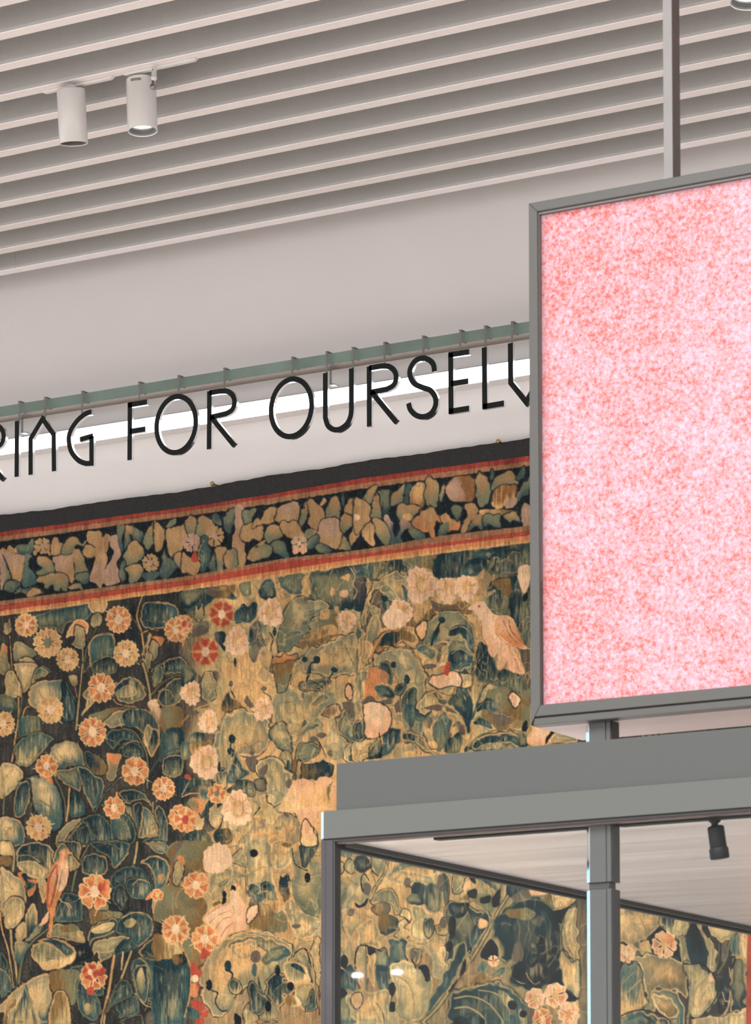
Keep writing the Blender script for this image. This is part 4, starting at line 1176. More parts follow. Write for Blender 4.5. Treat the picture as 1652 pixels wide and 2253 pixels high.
l GTS 0 320,1240 340,1180 450,1120 460,1180 380,1260
b N 350,1240 400,1220 410,1250 360,1260
b B 140,1280 240,1190 320,1240 300,1280 160,1300
L DTS 30 0,1380 140,1320 340,1270 440,1290 560,1370 660,1500 700,1652 0,1652
s S 6 8 0,1370 120,1330 300,1290
s S 5 9 220,1345 360,1370 460,1450 500,1560
s S 8 9 0,1420 140,1400 300,1460 420,1600 440,1652
s S 9 10 0,1510 120,1500 240,1570 290,1652
l KD- 0 0,1600 60,1580 160,1652 0,1652
l GS- 30 380,1330 480,1380 540,1460 500,1520 440,1450
e K 525,1480 42 42
e K 620,1560 35 35
e K 255,1625 25 25
l SG- 30 580,1530 640,1540 660,1652 600,1640
s G 6 6 440,1290 560,1360 640,1450 700,1600
L YOS 70 975,780 1000,640 1060,590 1120,560 1120,1110 1040,1030 980,940
s G 5 2 1000,700 1010,900 1110,1090
L OYG 70 960,1180 980,980 1040,1070 1130,1110 1130,1420 1060,1380 980,1290
b K 900,1290 960,1240 1020,1340 1120,1420 1060,1450 940,1400
b K 840,1300 960,1150 980,1260 900,1280
f P 730,1420 100 4 .2 O
f P 920,1390 120 4 .5 O
f N 800,1600 100 4 .3 P
f P 1040,1560 110 5 .5 N
s O 5 6 800,1460 880,1490 960,1560 1000,1652
s O 6 6 910,1480 930,1560
l MB- 0 640,1520 760,1480 840,1510 860,1600 920,1640 720,1652
l YO- 30 1060,1430 1120,1430 1120,1560 1060,1520
@ 1340 1950 .1889
L YO- 45 0,160 100,190 650,300 600,400 560,500 470,590 360,650 230,680 100,650 0,640
L DSO 60 590,440 620,350 680,300 990,380 990,460 940,550 850,600 760,590 650,520
l YS- 60 750,420 820,330 920,380 900,480 820,570 740,520
s K 2 2 740,320 745,460
s O 4 5 590,440 660,540 780,600 900,590 970,500 1000,380
b K 470,600 590,470 690,560 770,610 840,870 760,820 640,800 520,790 480,700
f P 640,680 165 6 .1 O
l PN- 30 590,590 600,530 700,560 770,620 720,660 620,640
l SO- 60 190,720 240,680 340,700 330,760 260,830 200,800
f P 200,790 110 5 .3 W
l OS- 90 350,660 470,640 480,790 380,800 330,740
b M 290,660 340,650 340,720 300,700
b M 320,740 370,800 300,830
l YO- 90 60,680 190,700 160,860 120,880 60,840
s K 3 3 60,850 140,890 200,880
b K 60,880 160,900 60,1080
L GSO 90 820,610 900,600 940,760 950,900 880,900 830,870
l KD- 90 900,590 990,400 1060,600 1130,700 1130,930 1040,900 950,890
s G 5 4 950,570 1000,680 1030,860
s G 4 3 1080,700 1060,860
L OYS 90 1000,400 1070,400 1100,520 1180,620 1250,680 1220,1000 1180,1000 1130,900 1130,690 1060,560
L YSO 60 1130,410 1450,470 1540,490 1440,600 1330,660 1260,640 1170,540
b K 1070,400 1130,420 1160,600 1100,520
s G 7 7 1280,660 1270,850 1230,1000
s G 14 16 1540,480 1420,620 1360,850 1270,1010
b M 1310,680 1380,640 1350,820 1310,900
l TO- 0 1400,700 1540,500 1630,510 1620,850 1540,860 1440,800
l OY- 90 1540,600 1630,520 1620,860 1570,780
l GDO 60 1420,960 1440,840 1500,800 1600,860 1610,1100 1600,1440 1480,1460 1410,1440 1400,1200
s O 5 4 1430,800 1540,820 1610,870
b K 1430,920 1460,830 1480,860 1440,960
l DK- 90 1270,1330 1290,1160 1340,1030 1400,1060 1400,1350 1330,1480 1270,1480
s W 4 3 1400,950 1420,1080
s W 4 3 1320,1230 1350,1330 1400,1340
s W 5 8 1410,1230 1390,1400 1340,1490
L OBY 40 220,900 300,820 480,790 640,800 780,850 900,940 930,1090 900,1450 850,1300 760,1230 640,1200 540,1210 560,1440 480,1440 420,1250 390,1100 370,960 320,910
L TOG 80 90,1340 80,1100 170,950 260,900 350,920 380,1080 400,1240 430,1340 330,1440 80,1530
s S 8 6 90,1350 220,1230 370,1080
l GTO 30 500,1240 560,1210 700,1220 800,1270 870,1380 890,1500 860,1604 760,1604 640,1540 560,1450 500,1330
l OBY 30 520,1260 640,1290 740,1350 800,1470 700,1540 600,1480 520,1380
L SYG 60 870,910 1000,900 1120,960 1220,1050 1260,1200 1230,1330 1140,1460 1040,1520 960,1500 930,1400 920,1150
l YO- 60 1040,1300 1120,1180 1180,1130 1200,1260 1120,1400 1040,1430
s S 6 8 880,920 930,1080 930,1450 900,1604
s S 4 9 1140,1070 1010,1200 960,1400 910,1520
s K 4 4 860,900 960,910 1040,900 1160,970 1230,1080 1260,1230 1200,1370 1060,1520 940,1530
b P 1150,1090 1180,1010 1220,1080 1180,1120
l GDO 30 90,1604 200,1480 380,1460 560,1500 720,1560 780,1604
l TD- 30 200,1604 260,1500 380,1470 480,1540 500,1604
s K 4 4 80,1560 200,1480 360,1440 500,1460 640,1520 760,1604
b G 400,1440 450,1360 500,1440
l OY- 30 950,1570 1100,1530 1300,1500 1500,1460 1600,1450 1600,1604 940,1604
s S 6 6 1230,1604 1290,1520 1440,1470
"""
# ---- woven picture of the tapestry: a cartoon of shapes, coloured point by point on the cloth ----
PAL = dict(K=(34,40,44), D=(38,57,63), T=(73,97,93), G=(124,122,93), S=(188,163,114), O=(214,168,112),
           Y=(226,190,134), P=(228,176,134), W=(232,194,154), R=(172,78,62), N=(206,136,88), B=(126,100,64),
           M=(104,94,82), o=(176,140,98), g=(122,124,98), p=(180,146,122), t=(74,90,86), b=(138,98,64), c=(156,112,82), r=(150,68,58), q=(196,164,134), d=(190,104,68))  # dim border tones: weaker light near the top put into the colour
PAL = {k: np.array(v, float) for k, v in PAL.items()}
CS = 0.72                       # cartoon samples per unit
CX0, CY0, CX1, CY1 = -40, 890, 1700, 2290
CW, CH = int((CX1-CX0)*CS), int((CY1-CY0)*CS)

def value_noise(w, h, sx, sy, seed):
    r = np.random.default_rng(seed)
    nx, ny = int(w/sx)+3, int(h/sy)+3
    g = r.random((ny, nx))
    x = np.arange(w)/sx; y = np.arange(h)/sy
    xi = x.astype(int); yi = y.astype(int)
    fx = (x-xi)[None]; fy = (y-yi)[:, None]
    fx = fx*fx*(3-2*fx); fy = fy*fy*(3-2*fy)
    a = g[yi][:, xi]; b = g[yi][:, xi+1]; c = g[yi+1][:, xi]; d = g[yi+1][:, xi+1]
    return (a*(1-fx)+b*fx)*(1-fy)+(c*(1-fx)+d*fx)*fy

def spline(P, closed, n=5):
    P = np.array(P, float)
    if len(P) < 3: return P
    out = []
    m = len(P)
    rng = range(m) if closed else range(m-1)
    for i in rng:
        p0 = P[(i-1) % m] if closed or i > 0 else P[0]
        p1 = P[i]; p2 = P[(i+1) % m]
        p3 = P[(i+2) % m] if closed or i+2 < m else P[-1]
        for k in range(n):
            t = k/n
            out.append(.5*((2*p1)+(p2-p0)*t+(2*p0-5*p1+4*p2-p3)*t*t+(3*p1-p0-3*p2+p3)*t**3))
    if not closed: out.append(P[-1])
    return np.array(out)

def seg_dist(X, Y, Q, closed):
    best = np.full(X.shape, 1e9); par = np.zeros(X.shape)
    m = len(Q); k = m if closed else m-1
    inside = np.zeros(X.shape, bool)
    for i in range(k):
        ax, ay = Q[i]; bx, by = Q[(i+1) % m]
        dx, dy = bx-ax, by-ay
        l2 = dx*dx+dy*dy+1e-9
        t = np.clip(((X-ax)*dx+(Y-ay)*dy)/l2, 0, 1)
        d = (X-ax-t*dx)**2+(Y-ay-t*dy)**2
        u = d < best
        best = np.where(u, d, best); par = np.where(u, (i+t)/k, par)
        if closed and ay != by:
            c = ((ay > Y) != (by > Y)) & (X < dx*(Y-ay)/dy+ax)
            inside ^= c
    return np.sqrt(best), par, inside

def sm(a, b, x):
    t = np.clip((x-a)/(b-a), 0, 1)
    return t*t*(3-2*t)

class Cartoon:
    def __init__(s):
        s.img = np.zeros((CH, CW, 3))
        s.streak = value_noise(CW, CH, 1.5, 13, 3)*.6+value_noise(CW, CH, 3.2, 22, 4)*.4
        s.mott = value_noise(CW, CH, 24, 26, 5)*.5+value_noise(CW, CH, 9, 10, 6)*.5
        s.wob = value_noise(CW, CH, 5, 4, 7)-.5
        s.lobe = value_noise(CW, CH, 9, 11, 8)-.5
    def box(s, Q, pad):
        x0 = max(0, int(Q[:, 0].min()-pad)); x1 = min(CW, int(Q[:, 0].max()+pad)+2)
        y0 = max(0, int(Q[:, 1].min()-pad)); y1 = min(CH, int(Q[:, 1].max()+pad)+2)
        if x1 <= x0 or y1 <= y0: return None
        Y, X = np.mgrid[y0:y1, x0:x1].astype(float)
        return slice(y0, y1), slice(x0, x1), X, Y
    def cv(s, P): return (np.array(P, float)-[CX0, CY0])*CS
    def put(s, sl, a, col):
        s.img[sl] = s.img[sl]*(1-a[..., None])+col*a[..., None]
    def leaf(s, P, f1, f2, rim, ang, outline, smooth=True):
        Q = s.cv(P)
        if smooth: Q = spline(Q, True, 4)
        b = s.box(Q, 3)
        if b is None: return
        sy, sx, X, Y = b; sl = (sy, sx)
        d, _, ins = seg_dist(X, Y, Q, True)
        d = np.where(ins, d, -d)+s.wob[sl]*1.6
        wd, hd = np.ptp(Q[:, 0]), np.ptp(Q[:, 1])
        cx = Q[:, 0].mean()/CS+CX0
        if wd*hd > 700 and f1 not in 'WPNRMK':      # lobed, toothed outline of the big leaves
            d = d+s.lobe[sl]*(9 if cx > 430 else 3)*min(1, math.sqrt(wd*hd)/60)
        a = np.clip(d+.5, 0, 1)
        st = s.streak[sl]; mo = s.mott[sl]
        th = math.radians(ang)
        pr = X*math.cos(th)+Y*math.sin(th)
        q = Q[:, 0]*math.cos(th)+Q[:, 1]*math.sin(th)
        t = (pr-q.min())/(q.max()-q.min()+1e-6)
        size = math.sqrt((Q[:, 0].max()-Q[:, 0].min())*(Q[:, 1].max()-Q[:, 1].min()))
        dep = np.clip(d/(size*.28+1), 0, 1)
        t = t*.75+(1-dep)*.25
        t = sm(.22, .78, t+(st-.5)*.55+(mo-.5)*.25)
        c = PAL[f1]*(1-t[..., None])+PAL[f2]*t[..., None]
        if size > 20 and f1 in 'DTG' and f2 in 'DTGSK':     # hatched light in the belly of a leaf, deep shade beside the rim
            bel = sm(.45, 1.0, dep+(st-.5)*.7)*(.35+.5*sm(.35, .65, t))
            c = c*(1-bel[..., None]*.62)+(PAL['S']*.6+PAL['Y']*.4)*(bel[..., None]*.62)
            nr = sm(1.5, 3.5, d)*(1-sm(.18, .5, dep+(st-.5)*.3))*.45
            c = c*(1-nr[..., None])+PAL['D']*nr[..., None]
        elif size > 24 and f1 in 'SYO':
            nr = sm(2, 4.5, d)*(1-sm(.2, .75, dep+(st-.5)*.6))*.42
            c = c*(1-nr[..., None])+PAL['T']*nr[..., None]
        if rim in PAL:
            w = min(3.2, .04*size+1.2)
            r = (1-sm(w*.5, w*1.5, d+(st-.5)*w*.9))*.85
            c = c*(1-r[..., None])+PAL[rim]*r[..., None]
        if outline:
            o = 1-sm(.5, 1.7, np.abs(d-.3)+s.wob[sl]*.9)
            s.put(sl, np.clip(o*.82, 0, 1), PAL['K'])
            a = a*(1-o*.75)
        s.put(sl, a, c)
        if outline and size > 26 and f1 in 'DTGSY':     # faint ribs of the leaf
            cen = Q.mean(0); far = Q[np.argmax(((Q-cen)**2).sum(1))]; opp = Q[np.argmin((Q-cen) @ (far-cen))]
            v = far-opp; nrm = np.array([-v[1], v[0]])*.12
            mid = (far+opp)/2+nrm
            inv = lambda p: tuple(p/CS+[CX0, CY0])
            rc = {'D': 'G', 'T': 'S', 'G': 'S', 'S': 'Y', 'Y': 'S'}[f1]
            a0, a1 = opp*.85+far*.15, far*.82+opp*.18
            s.stroke([inv(a0), inv(mid), inv(a1)], rc, 1.6, .7, False)
            for k in (.3, .5, .68):
                b0 = a0*(1-k)+a1*k+nrm*4*k*(1-k)*.9
                for sg in (-1, 1):
                    e = b0+v*.10+np.array([-v[1], v[0]])*.13*sg
                    s.stroke([inv(b0), inv((b0+e)/2+v*.02), inv(e)], rc, .9, .4, False)
    def stroke(s, P, col, w0, w1, outline):
        Q = spline(s.cv(P), False, 5)
        b = s.box(Q, max(w0, w1)+3)
        if b is None: return
        sy, sx, X, Y = b; sl = (sy, sx)
        d, par, _ = seg_dist(X, Y, Q, False)
        w = (w0+(w1-w0)*par)*.5
        e = w-d+s.wob[sl]*1.0
        if outline: s.put(sl, np.clip(e+1.9, 0, 1)*.8, PAL['K'])
        c = PAL[col][None, None]*np.ones(X.shape+(1,))
        sh = sm(-.2, 1, d/(w+.01))*.22+(s.streak[sl]-.5)*.2
        c = c*(1-sh[..., None])
        s.put(sl, np.clip(e+.5, 0, 1), c)
    def ellipse(s, col, x, y, rx, ry):
        t = np.linspace(0, 2*math.pi, 15)[:-1]
        s.leaf(np.c_[x+rx*np.cos(t), y+ry*np.sin(t)], col, col, '-', 90, False)
    def flower(s, col, x, y, dia, n, rot, cen):
        R = dia*.92 if n < 9 else dia*.84
        if n >= 9 and col in 'WP':      # ragged pale flower head, worn wool
            m = 26
            t = np.arange(m)/m*2*math.pi+rot
            r = R*1.1*np.where(np.arange(m) % 2 == 0, 1.03, .90)*(1+.09*np.sin(t*3+x))
            s.leaf(np.c_[x+r*np.cos(t)*.92, y+r*np.sin(t)*1.1], 'P', 'W', 'W', 90, False, False)
            s.leaf(np.c_[x+R*.5*np.cos(t)+R*.1, y+R*.62*np.sin(t)], 'O', 'P', '-', 60, False, False)
            s.ellipse('Y', x+R*.15, y+R*.1, R*.16, R*.3)
            for k in range(5):
                a = rot+k*1.3
                s.stroke([(x+R*.35*math.cos(a), y+R*.4*math.sin(a)), (x+R*.6*math.cos(a+.3), y+R*.7*math.sin(a+.3)), (x+R*.85*math.cos(a+.2), y+R*.95*math.sin(a+.2))], 'O', .8, 1.2, False)
            return
        n = min(n, 8)
        alt = {'O': 'N', 'N': 'd', 'R': 'R', 'W': 'P', 'P': 'N', 'o': 'p'}.get(col, col)
        rim = {'O': 'Y', 'N': 'Y', 'R': 'N', 'W': 'W', 'P': 'W'}.get(col, col)
        for k in range(n):
            a = rot+k/n*2*math.pi
            ca, sa = math.cos(a), math.sin(a)
            w = math.pi/n*.93
            pts = []
            for rr, aa in ((.18, 0), (.5, -w*.95), (.86, -w), (1.02, -w*.55), (.93, 0), (1.02, w*.55), (.86, w), (.5, w*.95)):
                pts.append((x+R*rr*math.cos(a+aa), y+R*rr*math.sin(a+aa)*1.06))
            if R > 14 and k % 2 == 0 and col in 'ONR':    # a sepal behind
                b = a+math.pi/n
                s.leaf([(x+R*.5*math.cos(b-.2), y+R*.5*math.sin(b-.2)), (x+R*1.28*math.cos(b), y+R*1.28*math.sin(b)), (x+R*.5*math.cos(b+.2), y+R*.5*math.sin(b+.2))], 'S', 'G', 'Y', 90, False, False)
            fc = alt if (k*7+int(x)) % 3 else col
            s.leaf(pts, fc, col, rim, math.degrees(a) % 360, False)
        s.ellipse(cen if cen in PAL else 'W', x, y, R*.28, R*.36)

BANDS = dict(
    top=[(-60,1141),(0,1134),(116,1121),(145,1116),(242,1102),(400,1082),(560,1053),(620,1043),(688,1034.6),(815,1012),(935,999),(984,989.6),(1162,965),(1700,875)],
    red=[(-60,1178),(0,1170),(400,1116),(594,1087),(780,1053),(916,1035),(1158,1002),(1700,922)],
    tan=[(-60,1189),(0,1181),(400,1126),(594,1097),(780,1066.6),(1162,1014.5),(1700,936)],
    dark=[(-60,1200),(0,1192),(400,1137),(594,1109),(780,1077),(1162,1025.4),(1700,948)],
    tan2=[(-60,1332),(0,1323),(400,1269),(632,1228),(800,1209),(986,1177),(1150,1158),(1700,1075)],
    red2=[(-60,1342),(0,1333),(400,1278.5),(632,1235),(800,1217.5),(1162,1167.6),(1700,1085)],
    tan3=[(-60,1353),(0,1344),(400,1289.5),(800,1226.5),(1162,1177),(1700,1097)],
    field=[(-60,1364),(0,1356),(400,1300),(800,1240),(1162,1193.8),(1700,1112)])
def band_y(name, x):
    p = np.array(BANDS[name], float)
    return np.interp(x, p[:, 0], p[:, 1])

def paint():
    c = Cartoon()
    Y, X = np.mgrid[0:CH, 0:CW].astype(float)
    DX = X/CS+CX0; DY = Y/CS+CY0
    st, mo = c.streak, c.mott
    # ground: dark at the left and lower right, ochre through the middle
    big = value_noise(CW, CH, 60, 60, 11)*.6+value_noise(CW, CH, 16, 30, 12)*.4
    z = sm(380, 470, DX+(big-.5)*60)*(1-sm(1060, 1240, DX-(DY-1500)*.25+(big-.5)*120))
    z = z*(1-sm(1980, 2200, DY+(DX-700)*.3)*.35)
    k = (z+(st-.5)*.3)[..., None]
    tone = PAL['O']*(1-sm(.35, .75, big+(st-.5)*.3)[..., None])+PAL['S']*sm(.35, .75, big+(st-.5)*.3)[..., None]
    dark = PAL['K']*(1-big[..., None]*.7)+PAL['M']*big[..., None]*.7
    c.img[:] = dark*(1-np.clip(k, 0, 1))+tone*np.clip(k, 0, 1)
    tile = (0, 0, 1)
    field_done = False
    lines = MOTIFS.strip().split('\n')
    def pts(t): return [((float(q.split(',')[0])*tile[2]+tile[0]), (float(q.split(',')[1])*tile[2]+tile[1])) for q in t]
    # field first, then the border bands over its upper edge, then the border's own motifs
    def run(sel, top=False):
        nonlocal tile
        border = True
        for ln in lines:
            w = ln.split()
            if not w: continue
            if ln.startswith('#'):
                border = 'border' in ln or (border and 'field' not in ln)
                if 'left leaves' in ln or 'middle' in ln or 'inside' in ln: border = False
                continue
            if w[0] == '@':
                tile = (float(w[1]), float(w[2]), float(w[3])); continue
            if w[0] == '%': border = w[1] == 'b'; continue
            if border != sel: continue
            if top and not (w[0] == 'f' or (w[0] in 'lLb' and w[1][0] in 'WPKR') or (w[0] in 'se' and w[1] in 'NKDWRB')): continue
            if w[0] in 'lL':
                q = np.array(pts(w[3:]))
                q = q.mean(0)+(q-q.mean(0))*(1.1 if sel else 1.03)
                c.leaf(q, w[1][0], w[1][1], w[1][2], float(w[2]), w[0] == 'L')
            elif w[0] == 'b':
                c.leaf(pts(w[2:]), w[1], w[1], '-', 90, False)
            elif w[0] in 'sS':
                c.stroke(pts(w[4:]), w[1], float(w[2])*tile[2]*CS*1.5+.5, float(w[3])*tile[2]*CS*1.5+.5, w[0] == 'S')
            elif w[0] == 'e':
                x, y = pts([w[2]])[0]; c.ellipse(w[1], x, y, float(w[3])*tile[2], float(w[4])*tile[2])
            elif w[0] == 'f' and float(w[3]) > 0:
                x, y = pts([w[2]])[0]; c.flower({'O': 'o', 'W': 'q', 'P': 'p'}.get(w[1], w[1]) if sel else w[1], x, y, float(w[3])*tile[2], int(w[4]), float(w[5]), w[6])
    run(False)
    # the crowded outlines and shading of the acanthus leaves in the pale middle
    za = sm(420, 480, DX)*np.clip(.75-.35*sm(1990, 2150, DY), 0, 1)
    n1 = value_noise(CW, CH, 17, 24, 31)*.7+value_noise(CW, CH, 7, 9, 32)*.3
    n2 = value_noise(CW, CH, 30, 40, 33)*.7+value_noise(CW, CH, 9, 14, 34)*.3
    line = (1-sm(.006, .022, np.abs(n1-.5)))*sm(.42, .5, n2)
    side = sm(.5, .52, n1)*(1-sm(.52, .62, n1))
    lum = c.img.mean(2)
    ok = sm(95, 130, lum)
    a = (za*ok*line*.55)[..., None]; c.img[:] = c.img*(1-a)+PAL['M']*.8*a
    a = (za*ok*side*(.30+.5*(st-.5))*.8).clip(0, 1)[..., None]; c.img[:] = c.img*(1-a)+PAL['T']*a
    n3 = value_noise(CW, CH, 34, 52, 35)*.75+value_noise(CW, CH, 8, 16, 36)*.25
    sd = sm(.50, .515, n3)*(1-sm(.515, .66, n3))
    a = (za*ok*sd*(.55+.9*(st-.5))*.58).clip(0, 1)[..., None]; c.img[:] = c.img*(1-a)+PAL['T']*a
    rb = (1-sm(.004, .014, np.abs(n3-.497)))
    a = (za*rb*.6)[..., None]; c.img[:] = c.img*(1-a)+PAL['Y']*a
    hi = (1-sm(.01, .05, np.abs(n2-.52)))*sm(.45, .6, n1)
    a = (za*hi*.35)[..., None]; c.img[:] = c.img*(1-a)+PAL['Y']*1.04*a
    run(False, True)        # flowers, birds and dark eyes lie over the leaves
    # the cloth goes on past the part drawn in detail: repeat the growth there
    ax = DX.astype(int); ay = DY.astype(int)
    def grab(sx, sy):
        ix = np.clip(((sx-CX0)*CS).astype(int), 0, CW-1); iy = np.clip(((sy-CY0)*CS).astype(int), 0, CH-1)
        return c.img[iy, ix]
    src = c.img.copy()
    m = (DX > 1166) & (DY < 1598-(DX-1166)*.075)
    c.img[m] = grab(1166-(DX-1166)*.85-330, DY+(DX-1166)*.05+120)[m]
    m = DX < 0
    c.img[m] = grab(-DX, DY)[m]
    m = DY > 2249
    c.img[m] = grab(DX, 4498-DY)[m]
    def band(a, b, col, col2=None):
        m = np.clip((DY-band_y(a, DX))*CS+.5+c.wob*1.2, 0, 1)*np.clip((band_y(b, DX)-DY)*CS+.5+c.wob*1.2, 0, 1)
        cc = PAL[col]*(1+(st[..., None]-.5)*.25)
        if col2: cc = cc*(1-sm(.4, .9, (DY-band_y(a, DX))/(band_y(b, DX)-band_y(a, DX))+(st-.5)*.9)[..., None])+PAL[col2]*sm(.4, .9, (DY-band_y(a, DX))/(band_y(b, DX)-band_y(a, DX))+(st-.5)*.9)[..., None]
        c.img[:] = c.img*(1-m[..., None])+cc*m[..., None]
    BANDS['over'] = [(-60,1000),(1700,800)]
    band('over', 'tan', 'r'); band('tan', 'dark', 'c'); band('dark', 'tan2', 'K')
    run(True)
    band('tan2', 'red2', 'c'); band('red2', 'tan3', 'R'); band('tan3', 'field', 'N', 'O')
    # right border stripes
    rx = 1644+(DY-2100)*-.02
    m = np.clip((DX-rx)*CS+.5, 0, 1)[..., None]*(DY > band_y('red2', DX))[..., None]
    edge = PAL['R']*(DX < rx+18)[..., None]+PAL['O']*((DX >= rx+18) & (DX < rx+34))[..., None]+PAL['K']*(DX >= rx+34)[..., None]
    c.img[:] = c.img*(1-m)+edge*m
    # faded and worn wool
    wear = value_noise(CW, CH, 40, 45, 21)*.5+value_noise(CW, CH, 11, 12, 22)*.5
    c.img *= (1+(wear[..., None]-.5)*.26)*(1+(st[..., None]-.5)*.22)
    r = np.random.default_rng(9)
    fl = (r.random((CH, CW)) > .988) & (c.img.mean(2) < 110)
    c.img[fl] = c.img[fl]*.5+PAL['S']*.55
    c.img *= 1+(r.random((CH, CW, 1))-.5)*.10
    return np.clip(c.img, 0, 255)

# ================================================================== STRUCTURE
o = box('wall_back', (-20, 0, 0), (8, .25, 6.3), 'wall'); o['kind'] = 'structure'
o = box('floor', (-20, -22, -.1), (12, .25, 0), 'floor'); o['kind'] = 'structure'
ceil = box('ceiling', (-20, -22, 5.98), (12, 0, 6.1), 'void'); ceil['kind'] = 'structure'
HC = 5.70; SLH = .20
YR0 = at(0, 607.5, 2, HC)[1]; PITCHS = (YR0-at(0, 16.5, 2, HC)[1])/10; SLW = PITCHS*.225
def slat(name, x0, x1, yr, parent):
    yf = yr-SLW; z0, z1, zp = HC, HC+SLH, HC+.0135
    r = .0022
    v = []
    for x in (x0, x1):
        v += [(x, yr, z1), (x, yr, z0+r), (x, yr-r, z0), (x, yf+r, z0), (x, yf, z0+r), (x, yf, zp), (x, yf, z1)]
    f = [(i, i+1, i+8, i+7) for i in range(6)]+[(6, 0, 7, 13), (0, 6, 5, 4, 3, 2, 1), (7, 8, 9, 10, 11, 12, 13)]
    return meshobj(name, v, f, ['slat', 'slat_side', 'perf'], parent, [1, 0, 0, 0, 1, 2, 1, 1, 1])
seam = at(50, 598, 2, HC)[0]
for k in range(19):
    yr = YR0-PITCHS*k
    s_ = seam if k == 0 else [-10.1, -9.2, -10.6][k % 3]
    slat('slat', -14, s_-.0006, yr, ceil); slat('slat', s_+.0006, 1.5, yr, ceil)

# ================================================================== TAPESTRY
TY = -.03
def zline(name, X):
    """height on the wall of a line of the drawing, at wall position X"""
    z = np.full(np.shape(X), 3.5)
    for _ in range(12):
        x, y = sheet(X, TY, z)
        z = z+(y-band_y(name, x))/560.
    return z
tap = empty('tapestry', (-7.1, TY, 1.2))
tag(tap, 'large old tapestry woven with leaves, red flowers and birds, hanging on the white wall', 'tapestry')
TX0, TX1 = -9.4, -4.55
xs = np.concatenate([np.linspace(TX0, -8.60, 60)[:-1], np.arange(-8.60, -4.96, .0031), np.linspace(-4.955, TX1, 40)])
vv = np.concatenate([np.arange(0, 2.20, .0027), np.linspace(2.20, 3.3, 80)[1:]])
zt = zline('red', xs)
def drape(X, D):      # slack of the hanging cloth
    return (np.sin(X*9.1)*.0022+np.sin(X*23+.7)*.0010)*np.clip(1.3-D*.25, .5, 1.3)+np.sin(X*61+np.sin(D*7))*.0005
Xg, Dg = np.meshgrid(xs, vv)
Zg = zt[None, :]*1.0-Dg
Yg = TY+drape(Xg, Dg)
Xl = Xg+7.1; Zl = Zg-1.2; Yl = Yg-TY
nX, nV = len(xs), len(vv)
me = bpy.data.meshes.new('woven_field')
me.vertices.add(nX*nV)
me.vertices.foreach_set('co', np.stack([Xl, Yl, Zl], -1).astype(np.float32).ravel())
idx = np.arange(nX*nV, dtype=np.int32).reshape(nV, nX)
q = np.stack([idx[:-1, :-1], idx[1:, :-1], idx[1:, 1:], idx[:-1, 1:]], -1).reshape(-1)
nf = len(q)//4
me.loops.add(len(q)); me.loops.foreach_set('vertex_index', q)
me.polygons.add(nf); me.polygons.foreach_set('loop_start', np.arange(nf, dtype=np.int32)*4)
me.polygons.foreach_set('use_smooth', np.ones(nf, bool))
me.update(calc_edges=True)
img = paint()
sx, sy = sheet(Xg, TY, Zg)
sx = np.abs(sx+36)-36
fx = np.clip((sx-CX0)*CS, 0, CW-1.001); fy = np.clip((sy-CY0)*CS, 0, CH-1.001)
over = (sy-CY0)*CS > CH-1
fy = np.where(over, np.clip(2*(CH-1)-(sy-CY0)*CS, 0, CH-1.001), fy)
ix, iy = fx.astype(int), fy.astype(int); ax, ay = (fx-ix)[..., None], (fy-iy)[..., None]
c = (img[iy, ix]*(1-ax)+img[iy, ix+1]*ax)*(1-ay)+(img[iy+1, ix]*(1-ax)+img[iy+1, ix+1]*ax)*ay
att = me.color_attributes.new('wool', 'BYTE_COLOR', 'POINT')
rgba = np.ones((nX*nV, 4), np.float32); rgba[:, :3] = c.reshape(-1, 3)/255.
att.data.foreach_set('color_srgb', rgba.ravel())
tf = link('woven_field', me, tap, ['wool'])
# dark header cloth sewn along the top
xh = np.linspace(TX0, TX1, 900); za, zb = zline('top', xh), zline('red', xh)-.002
za = za+np.sin(xh*37)*.0008+np.sin(xh*91)*.0006
rows = 14; V = []; F = []
for i in range(rows+1):
    t = i/rows
    z = za*(1-t)+zb*t
    y = TY-.004+drape(xh, 0*xh)+np.sin(xh*33+t*.8)*.0022*(1-t)+np.sin(xh*74)*.0012
    V += list(zip(xh+7.1, y-TY, z-1.2))
n = len(xh)
for i in range(rows):
    F += [(i*n+j, (i+1)*n+j, (i+1)*n+j+1, i*n+j+1) for j in range(n-1)]
hd = meshobj('header_band', V, F, 'header', tap, smooth=True); hd['label'] = 'plain charcoal cloth band along the top'
md = hd.modifiers.new('thickness', 'SOLIDIFY'); md.thickness = .003; md.offset = -1

# brass hooks over the header
for i, (px, py) in enumerate(((467, 1064), (1096, 971))):
    p = at(px, py, 1, -.05)
    t = empty('brass_hook', (p[0], -.05, p[2]))
    tag(t, ['small brass hook above the tapestry, below the letters O and R of the word FOR', 'small brass hook above the tapestry, nearest the red lit screen'][i], 'hook', 'hooks holding the tapestry header')
    lathe('knob', [(0, -.0105), (.006, -.009), (.0092, -.004), (.0098, 0), (.008, .005), (.004, .0085), (0, .010)], (0, 0, 0), (0, -1, 0), 'brass', t, 20)
    lathe('shank', [(.0035, 0), (.0035, .05), (.0075, .0501), (.0075, .048)], (0, 0, 0), (0, 1, 0), 'brass', t, 14)

